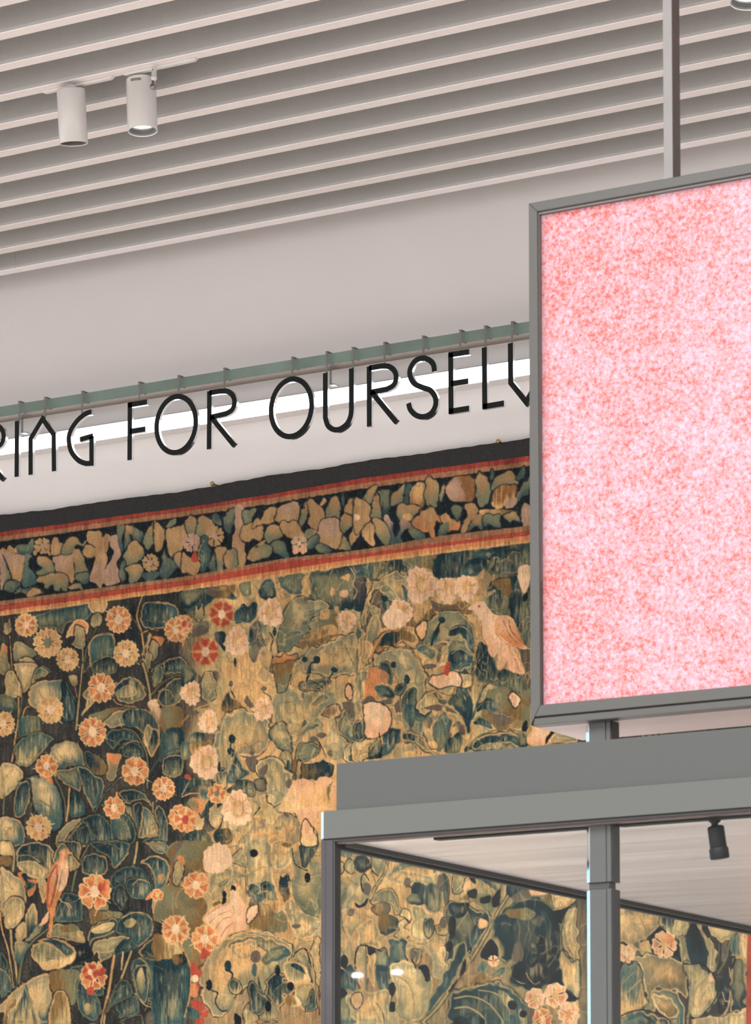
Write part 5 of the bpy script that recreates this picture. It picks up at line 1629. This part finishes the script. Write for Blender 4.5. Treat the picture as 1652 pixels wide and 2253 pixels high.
# ================================================================== LETTERING
_ra, _rb = at(0, 894, 1, -.21), at(1165, 708, 1, -.21); RZT = (_ra[2]+_rb[2])/2
LY = -.235; LT = .015; LW = .0212
def c3(x, y): return (x/2.665, 700+y/2.665)
def c4(x, y): return (560+x/2.665, 680+y/2.665)
def oval(cx, cy, rx, ry, n=44):
    return [(cx+rx*math.cos(2*math.pi*k/n), cy+ry*math.sin(2*math.pi*k/n)-.155*rx*math.cos(2*math.pi*k/n)) for k in range(n)]
def smooth(P, n=6):
    return [tuple(p) for p in spline(P, False, n)]
def ribbon(P, closed, w):
    """flat ribbon of width w along the centre line P (list of (X,Z)); returns left/right outlines"""
    P = [Vector(p) for p in P]; L, R = [], []
    m = len(P)
    for i, p in enumerate(P):
        a = P[i-1] if (i > 0 or closed) else None
        b = P[(i+1) % m] if (i < m-1 or closed) else None
        d1 = (p-a).normalized() if a is not None else None
        d2 = (b-p).normalized() if b is not None else None
        d1 = d1 or d2; d2 = d2 or d1
        n1 = Vector((-d1.y, d1.x)); n2 = Vector((-d2.y, d2.x))
        nn = (n1+n2).normalized(); k = w/2/max(.35, nn.dot(n1))
        L.append(p+nn*k); R.append(p-nn*k)
    return L, R
def letter(label, strokes, conv, hang, topy, railtop):
    pts0 = [at(*conv(*p), 1, LY) for s in strokes for p in s[0]]
    ox = sum(p[0] for p in pts0)/len(pts0); oz = min(p[2] for p in pts0)
    t = empty('sign_letter', (ox, LY, oz))
    tag(t, label, 'letter', 'cut letters of the wall sign')
    Vf, Ff, Ve, Fe = [], [], [], []
    for P, closed in strokes:
        Q = [(at(*conv(*p), 1, LY)[0]-ox, at(*conv(*p), 1, LY)[2]-oz) for p in P]
        L, R = ribbon(Q, closed, LW); m = len(Q)
        b = len(Vf); Vf += [(p.x, -.0012, p.y) for p in L]+[(p.x, -.0012, p.y) for p in R]
        e = len(Ve)
        for y in (0, LT): Ve += [(p.x, y, p.y) for p in L]+[(p.x, y, p.y) for p in R]
        g = len(Vf); Vf += [(p.x, 0, p.y) for p in L]+[(p.x, 0, p.y) for p in R]
        for i in range(m if closed else m-1):
            j = (i+1) % m
            Ff += [(b+i, b+j, b+m+j, b+m+i), (b+i, g+i, g+j, b+j), (b+m+i, b+m+j, g+m+j, g+m+i)]
            Fe += [(e+i, e+j, e+m+j, e+m+i), (e+2*m+i, e+3*m+i, e+3*m+j, e+2*m+j), (e+i, e+2*m+i, e+2*m+j, e+j), (e+m+i, e+m+j, e+3*m+j, e+3*m+i)]
        if not closed:
            for i in (0, m-1):
                Ff.append((b+i, b+m+i, g+m+i, g+i)); Fe.append((e+i, e+m+i, e+3*m+i, e+2*m+i))
    for nm, V, F, m_ in (('face', Vf, Ff, 'black_face'), ('edge', Ve, Fe, 'mirror')):
        o = meshobj(nm, V, F, m_, t)
        o['label'] = 'black front of the letter' if nm == 'face' else 'bright silver edge of the letter'
        bm = bmesh.new(); bm.from_mesh(o.data); bmesh.ops.recalc_face_normals(bm, faces=bm.faces); bm.to_mesh(o.data); bm.free()
    for hx, ty, ry in zip(hang, topy, railtop):
        a = at(*conv(hx, ty), 1, LY); r = at(*conv(hx, ry), 1, LY)
        h = box('hanger', (a[0]-.0048, LY+.003, a[2]-.012), (a[0]+.0048, LY+.006, RZT+.0012), 'steel', t, .0006, 1, (ox, LY, oz))
        box('hook', (a[0]-.0062, LY+.003, RZT+.0013), (a[0]+.0062, LY+.040, RZT+.0050), 'steel', h, .0006, 1, (ox, LY, oz))
def Rg(dx, dy, st, bowl, leg):
    f = lambda P: [(x+dx, y+dy) for x, y in P]
    return [(f(st), False), (f(bowl), False), (f(leg), False)]
Rst = [(1228, 428), (1226, 768)]
Rbw = [(1228, 438)]+smooth([(1290, 428), (1335, 430), (1366, 456), (1375, 497), (1360, 538), (1325, 560)])+[(1232, 582)]
Rlg = [(1238, 580), (1372, 745)]
letter('black letter R at the left end of the sign, cut by the photo edge', Rg(-1353, 200, Rst, Rbw, Rlg), c3, [-80], [625], [520])
letter('black letter I of RING on the sign, a single upright', [([(100, 602), (98, 930)], False)], c3, [108], [604], [492])
letter('black pointed letter N of RING on the sign', [([(180, 918), (180, 707), (250, 590), (315, 682), (317, 897)], False)], c3, [260], [590], [467])
letter('black letter G ending the word RING on the sign', [(smooth([(536, 550), (500, 562), (450, 605), (412, 665), (404, 720), (420, 785), (462, 835), (505, 853)])+[(537, 851), (537, 693)], False), ([(469, 712), (545, 690)], False)], c3, [478], [560], [435])
letter('black letter F beginning the word FOR on the sign', [([(762, 496), (760, 832)], False), ([(752, 510), (862, 492)], False), ([(762, 664), (853, 650)], False)], c3, [812], [495], [380])
letter('black letter O in the middle of FOR on the sign', [(oval(1033, 624, 115, 164), True)], c3, [1043], [452], [343])
letter('black letter R ending the word FOR on the sign', Rg(0, 0, Rst, Rbw, Rlg), c3, [1312], [420], [300])
letter('large black letter O beginning OURSELV on the sign', [(oval(216, 579, 119, 168), True)], c4, [218], [400], [290])
letter('black letter U with two hangers in OURSELV on the sign', [([(415, 375)]+smooth([(415, 635), (430, 682), (462, 706), (500, 704), (540, 675), (562, 632), (568, 590)])+[(568, 348)], False)], c4, [420, 573], [376, 350], [257, 232])
letter('black letter R between U and S on the sign', [([(672, 336), (673, 688)], False), ([(672, 346)]+smooth([(745, 334), (790, 338), (822, 366), (830, 405), (815, 446), (775, 470)])+[(680, 488)], False), ([(686, 486), (830, 662)], False)], c4, [758], [330], [202])
letter('black letter S of OURSELV on the sign', [(smooth([(1055, 366), (1048, 325), (1022, 298), (985, 288), (942, 304), (914, 348), (912, 392), (936, 436), (985, 460), (1032, 478), (1060, 520), (1060, 568), (1034, 612), (990, 632), (946, 622), (914, 590), (903, 552)], 5), False)], c4, [985], [288], [165])
letter('black letter E of OURSELV on the sign', [([(1150, 258), (1152, 614)], False), ([(1137, 269), (1258, 251)], False), ([(1152, 438), (1253, 422)], False), ([(1140, 601), (1258, 582)], False)], c4, [1203], [258], [130])
letter('black letter L of OURSELV on the sign', [([(1347, 225), (1350, 585)], False), ([(1340, 573), (1462, 552)], False)], c4, [1350], [228], [105])
letter('black letter V partly hidden by the red lit screen', [([(1500, 200), (1502, 432), (1592, 545), (1672, 402), (1670, 172)], False)], c4, [1507], [204], [80])

# rail the letters hang from
ra, rb = at(0, 894, 1, -.21), at(1165, 708, 1, -.21)
rz = (ra[2]+rb[2])/2; rz0 = (at(0, 917, 1, -.21)[2]+at(1165, 735, 1, -.21)[2])/2
rail = empty('sign_rail', (-7.2, -.17, rz0)); og = (-7.2, -.17, rz0)
tag(rail, 'long pale green and metal rail on the wall from which the sign letters hang', 'rail')
RX0, RX1 = -10.2, -4.9
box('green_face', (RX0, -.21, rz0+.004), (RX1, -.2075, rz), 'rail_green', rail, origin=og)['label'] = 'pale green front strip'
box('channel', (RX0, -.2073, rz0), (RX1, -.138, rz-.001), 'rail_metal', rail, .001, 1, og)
box('lip', (RX0, -.2095, rz0-.0005), (RX1, -.2075, rz0+.0038), 'mirror', rail, origin=og)
for x, y in ((130/2.665, 700+570/2.665), (560+445/2.665, 680+345/2.665)):
    p = at(x, y, 1, -.13)
    b = box('bracket', (p[0]-.0035, -.133, rz0-.052), (p[0]+.0035, -.126, rz0+.012), 'steel', rail, .0008, 1, og)
    box('foot', (p[0]-.006, -.134, rz0-.056), (p[0]+.018, -.090, rz0-.052), 'steel', b, .0008, 1, og)
# linear light behind the letters
la, lb = at(0, 968, 1, -.09), at(1165, 791, 1, -.09)
lz1 = (la[2]+lb[2])/2; lz0 = (at(0, 1000, 1, -.09)[2]+at(1165, 823, 1, -.09)[2])/2
ll = empty('linear_light', (-7.2, -.05, lz0)); og = (-7.2, -.05, lz0)
tag(ll, 'long glowing white strip light behind the sign letters', 'light')
box('housing', (RX0, -.0775, lz0+.002), (RX1, 0, lz1-.001), 'lamp_white', ll, .001, 1, og)
box('diffuser', (RX0, -.0915, lz0), (RX1, -.078, lz1), 'led', ll, .0008, 1, og)
box('top_edge', (RX0, -.0925, lz1), (RX1, -.0900, lz1+.0028), 'steel', ll, origin=og)

# ================================================================== CEILING SPOTLIGHTS
def spotlight(label, ptop, dirv, rad, leng, adx, yr, lit, arm, prof_glow=.0):
    """ptop: centre of the top cap; dirv: axis pointing out of the lamp"""
    p = Vector(ptop); d = Vector(dirv).normalized()
    t = empty('track_spotlight', p); tag(t, label, 'spotlight', 'white cylinder spotlights under the ceiling slats')
    O = (0, 0, 0)
    r = rad
    lathe('body', [(0, 0), (r-.003, 0), (r-.0008, .001), (r, .0035), (r, leng-.001), (r-.0006, leng), (r-.0030, leng), (r-.0032, leng-.03)], O, d, 'lamp_white', t, 56)
    lathe('baffle', [(r-.0033, leng-.003), (r-.006, leng-.006), (r-.006, leng-.010), (r-.009, leng-.010), (r-.009, leng-.018), (r-.012, leng-.018), (r-.012, leng-.026)], O, d, 'lamp_inner', t, 56)
    lathe('lens', [(r-.0121, leng-.024), (0, leng-.024)] if not lit else [(r-.0122, leng-.0262), (r*.5, leng-.0255), (0, leng-.025)], O, d, 'lens' if lit else 'lens_off', t, 56)
    if lit:
        e = Vector(p)+d*(leng+.01)
        lamp('spotlight_beam', 'SPOT', e, e+d, 25, (1, .93, .85), spot_size=math.radians(50), spot_blend=.6, shadow_soft_size=.03)
    # adapter bar clipped under the slat
    a0, a1 = adx
    V = [(a0, yr-.002, HC-.001), (a0+.02, yr-.002, HC-.009), (a1-.012, yr-.002, HC-.009), (a1, yr-.002, HC-.001),
         (a0, yr-.018, HC-.001), (a0+.02, yr-.018, HC-.009), (a1-.012, yr-.018, HC-.009), (a1, yr-.018, HC-.001)]
    V = [Vector(v)-p for v in V]
    F = [(0, 1, 2, 3), (7, 6, 5, 4), (0, 4, 5, 1), (1, 5, 6, 2), (2, 6, 7, 3), (3, 7, 4, 0)]
    meshobj('track_adapter', V, F, 'lamp_white', t)
    if arm is not None:
        ax = Vector(arm)-p
        top = Vector((ax.x, ax.y, HC-.013-p.z))
        L = .040
        lathe('stem', [(0, 0), (.0085, 0), (.0088, .003), (.0088, L-.008), (.0105, L-.006), (.0105, L), (.007, L+.007), (0, L+.008)], top, (0, 0, -1), 'lamp_white', t, 24)
        bal = top+Vector((-.001, -.004, -L-.030))
        j = lathe('ball_joint', [(0, -.0105), (.006, -.0088), (.0105, -.003), (.011, 0), (.0115, .0005), (.0115, .0015), (.0105, .003), (.006, .0088), (0, .0105)], bal, (1, -.7, .3), 'steel', t, 24)
        lathe('neck', [(.0062, 0), (.0042, .012), (.0042, .026)], bal, (-.1, .1, 1), 'steel', j, 16)
        lathe('screw', [(0, .0005), (.0022, .0005), (.0022, 0)], top+Vector((0, -.0089, -.012)), (0, -1, 0), 'lamp_inner', j, 10)
        # small printed rating label near the top of the body
        V = []; F = []
        base = Vector((.15, -1, 0)).normalized()
        for i in range(9):
            a = math.radians(-18+i*5.5)
            n_ = Matrix.Rotation(a, 3, 'Z') @ base
            for h in (.010, .020):
                V.append(n_*(r+.0004)+d*h)
        F = [(2*i, 2*i+1, 2*i+3, 2*i+2) for i in range(8)]
        meshobj('rating_label', V, F, 'print', t)
    else:
        lathe('stem', [(.019, 0), (.019, HC-.009-p.z)], (0, 0, 0), (0, 0, 1), 'lamp_white', t, 24)
    return t
yk = lambda k: YR0-PITCHS*k
Y1 = yk(7)-SLW/2
p1 = at(156, 197, 1, Y1)
s = 1/ (FPX/np.dot(p1-CAM, _fw))
a0, a1 = at(84, 208, 1, Y1)[0], at(244, 178, 1, Y1)[0]
spotlight('white cylinder spotlight under a ceiling slat, unlit, left one of the pair', p1, (-.035, .15, -1), 31.5*s, 118*s, (a0, a1), yk(7), False, None)
p2 = at(310, 176, 1, yk(7)+.03)
s = 1/(FPX/np.dot(p2-CAM, _fw))
spotlight('white cylinder spotlight with ball joint and glowing lens, beside the unlit one', p2, (.060, -.02, -1), 33*s, 118*s, (at(262, 171, 1, Y1)[0], at(428, 136, 1, Y1)[0]), yk(7), True, at(339, 150, 1, yk(7)-.040))
p3b = at(1652, 3, 2, 5.50)
kk = round((YR0-p3b[1])/PITCHS); Y3 = yk(kk)-SLW/2
p3b = at(1652, 3, 1, Y3)
spotlight('white ceiling spotlight cut off by the top right corner of the photo, lens glowing', (p3b[0]-.01, Y3, p3b[2]+.15), (.06, -.05, -1), .062, .155, (p3b[0]-.15, p3b[0]+.15), yk(kk), True, None)

# ================================================================== DISPLAY CASE
CHF = .0095
def chamfered(nm, lo, hi, m, parent, og, label=None):
    """upright bar whose left front corner is cut at 45 degrees and capped by a polished strip"""
    x0, y0, z0 = lo; x1, y1, z1 = hi
    ft = [(x0+CHF, y0), (x1, y0), (x1, y1), (x0, y1), (x0, y0+CHF)]
    V = [(x-og[0], y-og[1], z-og[2]) for z in (z0, z1) for x, y in ft]; n = 5
    F = [(i, (i+1) % n, (i+1) % n+n, i+n) for i in range(n)]+[(4, 3, 2, 1, 0), (5, 6, 7, 8, 9)]
    o = meshobj(nm, V, F, m, parent)
    e = .0004
    q = [(x0+CHF-e, y0-e), (x0-e, y0+CHF-e), (x0, y0+CHF), (x0+CHF, y0)]
    V = [(x-og[0], y-og[1], z-og[2]) for z in (z0+.001, z1-.001) for x, y in q]
    F = [(0, 4, 5, 1), (1, 5, 6, 2), (2, 6, 7, 3), (3, 7, 4, 0), (0, 1, 2, 3), (7, 6, 5, 4)]
    s_ = meshobj('polished_edge', V, F, 'polish', o)
    return o
FY = -6.0
case = empty('display_case', (-1.9, -4.9, 0)); og = (-1.9, -4.9, 0)
tag(case, 'tall grey-framed glass display case in front of the tapestry', 'display case')
CX_0, CX_1, CYB = -3.192, -.55, -3.55
BZ0, BZ1, PZ = 2.3775, 2.4285, 2.515
o = chamfered('front_beam', (CX_0, FY, BZ0), (CX_1, FY+.022, BZ1), 'case', case, og)
box('shadow_gap', (CX_0+.008, FY+.004, BZ0-.006), (CX_1, FY+.0215, BZ0), 'gasket', o, origin=og)
box('bronze_strip', (CX_0+.010, FY+.010, BZ0-.0095), (CX_1, FY+.0215, BZ0-.006), 'bronze', o, origin=og)
o = box('left_beam', (CX_0, FY+.0352, BZ0), (CX_0+.035, CYB, BZ1), 'case', case, .0030, 3, og)
box('gasket', (CX_0+.0335, FY+.036, BZ0-.012), (CX_0+.0385, CYB, BZ0), 'gasket', o, origin=og)
box('bronze_strip', (CX_0+.022, FY+.036, BZ0-.006), (CX_0+.0335, CYB, BZ0), 'bronze', o, origin=og)
box('edge_strip', (CX_0+.010, FY+.036, BZ0-.016), (CX_0+.022, CYB, BZ0-.001), 'gasket', o, origin=og)
box('rear_beam', (CX_0+.036, CYB-.035, BZ0), (CX_1, CYB, BZ1), 'case', case, .0030, 2, og)
box('plinth', (-3.157, FY+.004, BZ1), (CX_1, FY+.012, PZ), 'case_dark', case, .0008, 2, og)['label'] = 'deep grey upstand on top of the beam'
for x0, x1, y0, y1 in ((-3.157, -3.149, FY+.0125, CYB-.04), (-3.157, CX_1, CYB-.0395, CYB-.03)):
    box('plinth', (x0, y0, BZ1), (x1, y1, PZ), 'case_dark', case, .0008, 2, og)
box('roof_panel', (-3.148, FY+.062, BZ1-.02), (CX_1, CYB-.041, BZ1), 'slat', case, origin=og)
# added fill light in the open case top, brightens the screen's underside
lamp('soffit_fill', 'AREA', (-2.3, -5.80, BZ1+.01), (-2.3, -5.80, 5), .33, (1, .90, .84), size=1.2, size_y=.2, shape='RECTANGLE')
box('soffit', (CX_0+.039, FY+.061, BZ0-.003), (CX_1, CYB-.036, BZ0+.02), 'panel', case, .001, 1, og)['label'] = 'glossy white panel under the case top'
# posts
for nm, x0, x1, y0, y1 in (('post', CX_0+.002, CX_0+.0275, FY+.003, FY+.030), ('post', CX_0+.002, CX_0+.0275, CYB-.03, CYB-.002), ('post', CX_1-.028, CX_1, CYB-.03, CYB-.002), ('post', CX_1-.028, CX_1, FY+.003, FY+.030)):
    o = box(nm, (x0, y0, .9), (x1, y1, BZ0), 'post', case, .0022, 2, og)
    box('gasket', (x1, y0+.002, .9), (x1+.0038, y1-.004, BZ0-.004), 'gasket', o, origin=og)
    box('groove', (x0+.010, y0-.0004, .9), (x0+.0108, y0+.0004, BZ0-.004), 'gasket', o, origin=og)
box('glass_pane', (CX_0+.032, FY+.012, .9), (CX_1-.033, FY+.018, BZ0-.0096), 'glass', case, origin=og)
box('glass_pane', (CX_0+.013, FY+.034, .9), (CX_0+.019, CYB-.034, BZ0-.016), 'glass', case, origin=og)
box('base', (CX_0, FY, 0), (CX_1, CYB, .9), 'case', case, .004, 2, og)
tx = at(956, 1836, 1, FY+.045)[0]
for xa, xb in ((tx, -2.664), (-2.602, CX_1-.05)):
    box('light_track', (xa, FY+.040, BZ0-.011), (xb, FY+.060, BZ0-.001), 'black', case, .001, 1, og)

# pole standing in the case and carrying the screen
PX0, PX1, PY0, PY1 = -2.6585, -2.6065, -5.977, -5.944
pole = empty('screen_pole', (-2.632, -5.96, .9)); og = (-2.632, -5.96, .9)
tag(pole, 'grey square pole rising inside the glass case up to the red lit screen', 'pole')
zc0 = at(1300, 1958, 1, PY0)[2]; zc1 = at(1300, 1942, 1, PY0)[2]
def tube(nm, z0, z1):
    o = chamfered(nm, (PX0, PY0, z0), (PX1-.0105, PY1, z1), 'pole', pole, og)
    box('edge_profile', (PX1-.0104, PY0+.0012, z0), (PX1-.0012, PY1, z1), 'pole', o, .0012, 2, og)
    box('groove', (PX1-.0108, PY0+.0006, z0+.001), (PX1-.0100, PY0+.004, z1-.001), 'gasket', o, origin=og)
    box('side_face', (PX1-.0011, PY0+.004, z0), (PX1+.0004, PY1, z1), 'post', pole, .0003, 1, og)  # thin sheet, darker than the pole's front
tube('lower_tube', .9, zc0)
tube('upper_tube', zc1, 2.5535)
box('collar', (PX0+.006, PY0+.004, zc0), (PX1-.006, PY1-.004, zc1), 'post', pole, .0008, 1, og)

# black spotlight in the case
sp = at(1572, 1803, 1, FY+.050)
st_ = empty('case_spotlight', (sp[0], FY+.050, BZ0-.011)); tag(st_, 'small black spotlight hanging from the case top, right of the pole', 'spotlight')
k = 1/(FPX/np.dot(sp-CAM, _fw)); dv = Vector((.115, .06, -1)).normalized()
lathe('stem', [(.0105, 0), (.0105, .003), (.006, .006), (.006, .012)], (0, 0, 0), (0, 0, -1), 'black', st_, 20)
bdy = lathe('body', [(0, .010), (14*k, .0105), (18.3*k, .0125), (18.6*k, .016), (18.6*k, 52*k+.010), (17*k, 52*k+.011)], (0, 0, 0), dv, 'black', st_, 36)
lathe('cap', [(17*k, 50*k+.010), (21*k, 50*k+.0105), (21.4*k, 52*k+.0105), (21.4*k, 72*k+.010), (20*k, 73.5*k+.010), (0, 73.5*k+.010)], (0, 0, 0), dv, 'black', st_, 36)

# ================================================================== LIT SCREEN
scr = empty('lightbox_screen', (-2.0, -5.9, 2.551)); og = (-2.0, -5.9, 2.551)
tag(scr, 'large grey-framed lit screen with a mottled red and pink print above the case', 'screen')
SX0, SX1, SZ0, SZ1, SD = -2.753, -1.25, 2.5515, 3.497, .20
FW = .0175
def frame_bar(nm, pts, y0=FY, y1=FY+SD):
    """mitred bar: front outline pts (x,z), depth from y0 to y1"""
    V = [(x-og[0], y0-og[1], z-og[2]) for x, z in pts]+[(x-og[0], y1-og[1], z-og[2]) for x, z in pts]
    F = [(0, 1, 2, 3), (7, 6, 5, 4), (0, 4, 5, 1), (1, 5, 6, 2), (2, 6, 7, 3), (3, 7, 4, 0)]
    o = meshobj(nm, V, F, 'frame', scr)
    bm = bmesh.new(); bm.from_mesh(o.data); bmesh.ops.recalc_face_normals(bm, faces=bm.faces)
    bmesh.ops.bevel(bm, geom=[e for e in bm.edges], offset=.0009, segments=1, affect='EDGES'); bm.to_mesh(o.data); bm.free()
    return o
bz = SZ0+.0125      # the bottom bar sits on a thin lip
IB = 2.587
frame_bar('frame_side', [(SX0, SZ0), (SX0+FW+.002, IB), (SX0+FW, SZ1-.0175), (SX0, SZ1)], FY, FY+.03)
frame_bar('frame_top', [(SX0, SZ1), (SX0+FW, SZ1-.0175), (SX1-FW, SZ1-.0175), (SX1, SZ1)], FY, FY+.03)
frame_bar('frame_side', [(SX1, SZ0), (SX1, SZ1), (SX1-FW, SZ1-.0175), (SX1-FW, IB)], FY, FY+.03)
frame_bar('frame_bottom', [(SX0+.0085, bz+.003), (SX0+FW+.002, IB), (SX1-FW, IB), (SX1-.0085, bz+.003)], FY, FY+.03)
frame_bar('bottom_lip', [(SX0+.0045, SZ0), (SX0+.0075, bz), (SX1-.005, bz), (SX1, SZ0)], FY+.001, FY+.03)
box('shadow_gap', (SX0+.006, FY+.006, bz-.002), (SX1-.006, FY+.02, bz+.006), 'gasket', scr, origin=og)
# inner ledge
x0, x1, z0, z1 = SX0+FW, SX1-FW, IB, SZ1-.0175
box('inner_ledge', (x0, FY+.004, z0), (x0+.0015, FY+.028, z1), 'frame_in', scr, origin=og)
box('inner_ledge', (x0+.0015, FY+.004, z1-.0045), (x1, FY+.028, z1), 'frame_in', scr, origin=og)
box('casing', (SX0+.001, FY+.0302, SZ0+.006), (SX1-.001, FY+SD, SZ1-.001), 'frame', scr, .002, 1, og)
box('soffit', (SX0+.002, FY+.030, SZ0+.0005), (SX1-.002, FY+SD-.001, SZ0+.0058), 'under', scr, origin=og)['label'] = 'pale pinkish underside of the screen'
NX, NZ = 96, 60
V, F, G = [], [], []
for j in range(NZ+1):
    for i in range(NX+1):
        u, v = (i/NX)**1.6, j/NZ
        x, z = x0+u*(x1-x0), z0+v*(z1-z0)
        V.append((x-og[0], FY+.0135-og[1], z-og[2]))
        d = min((x-x0)/.030, (z1-z)/.022, (z-z0)/.010+.4, 1)
        G.append(.45+.55*d*(2-d) if d < 1 else 1.0)
for j in range(NZ):
    for i in range(NX):
        a = j*(NX+1)+i; F.append((a, a+1, a+NX+2, a+NX+1))
o = meshobj('textile', V, F, 'textile', scr); o['label'] = 'backlit red and pink mottled print'
g = o.data.attributes.new('glow', 'FLOAT', 'POINT'); g.data.foreach_set('value', np.array(G, np.float32)*1.0)

# pole from the ceiling down to the back of the screen
hp = empty('hanging_pole', at(1466, 380, 1, -5.90)); og = tuple(hp.location)
tag(hp, 'light grey square pole between the ceiling and the top of the lit screen', 'pole')
x = at(1460.5, 385, 1, -5.90)[0]
o = box('pole_front', (x, -5.90, SZ1-.001), (x+.0172, -5.898, 5.98), 'hang', hp, origin=og); o['label'] = 'pale front of the pole'
box('pole_body', (x+.0003, -5.8979, SZ1-.001), (x+.0170, -5.866, 5.98), 'bronze', hp, .0008, 1, og)  # body in a darker material than the front
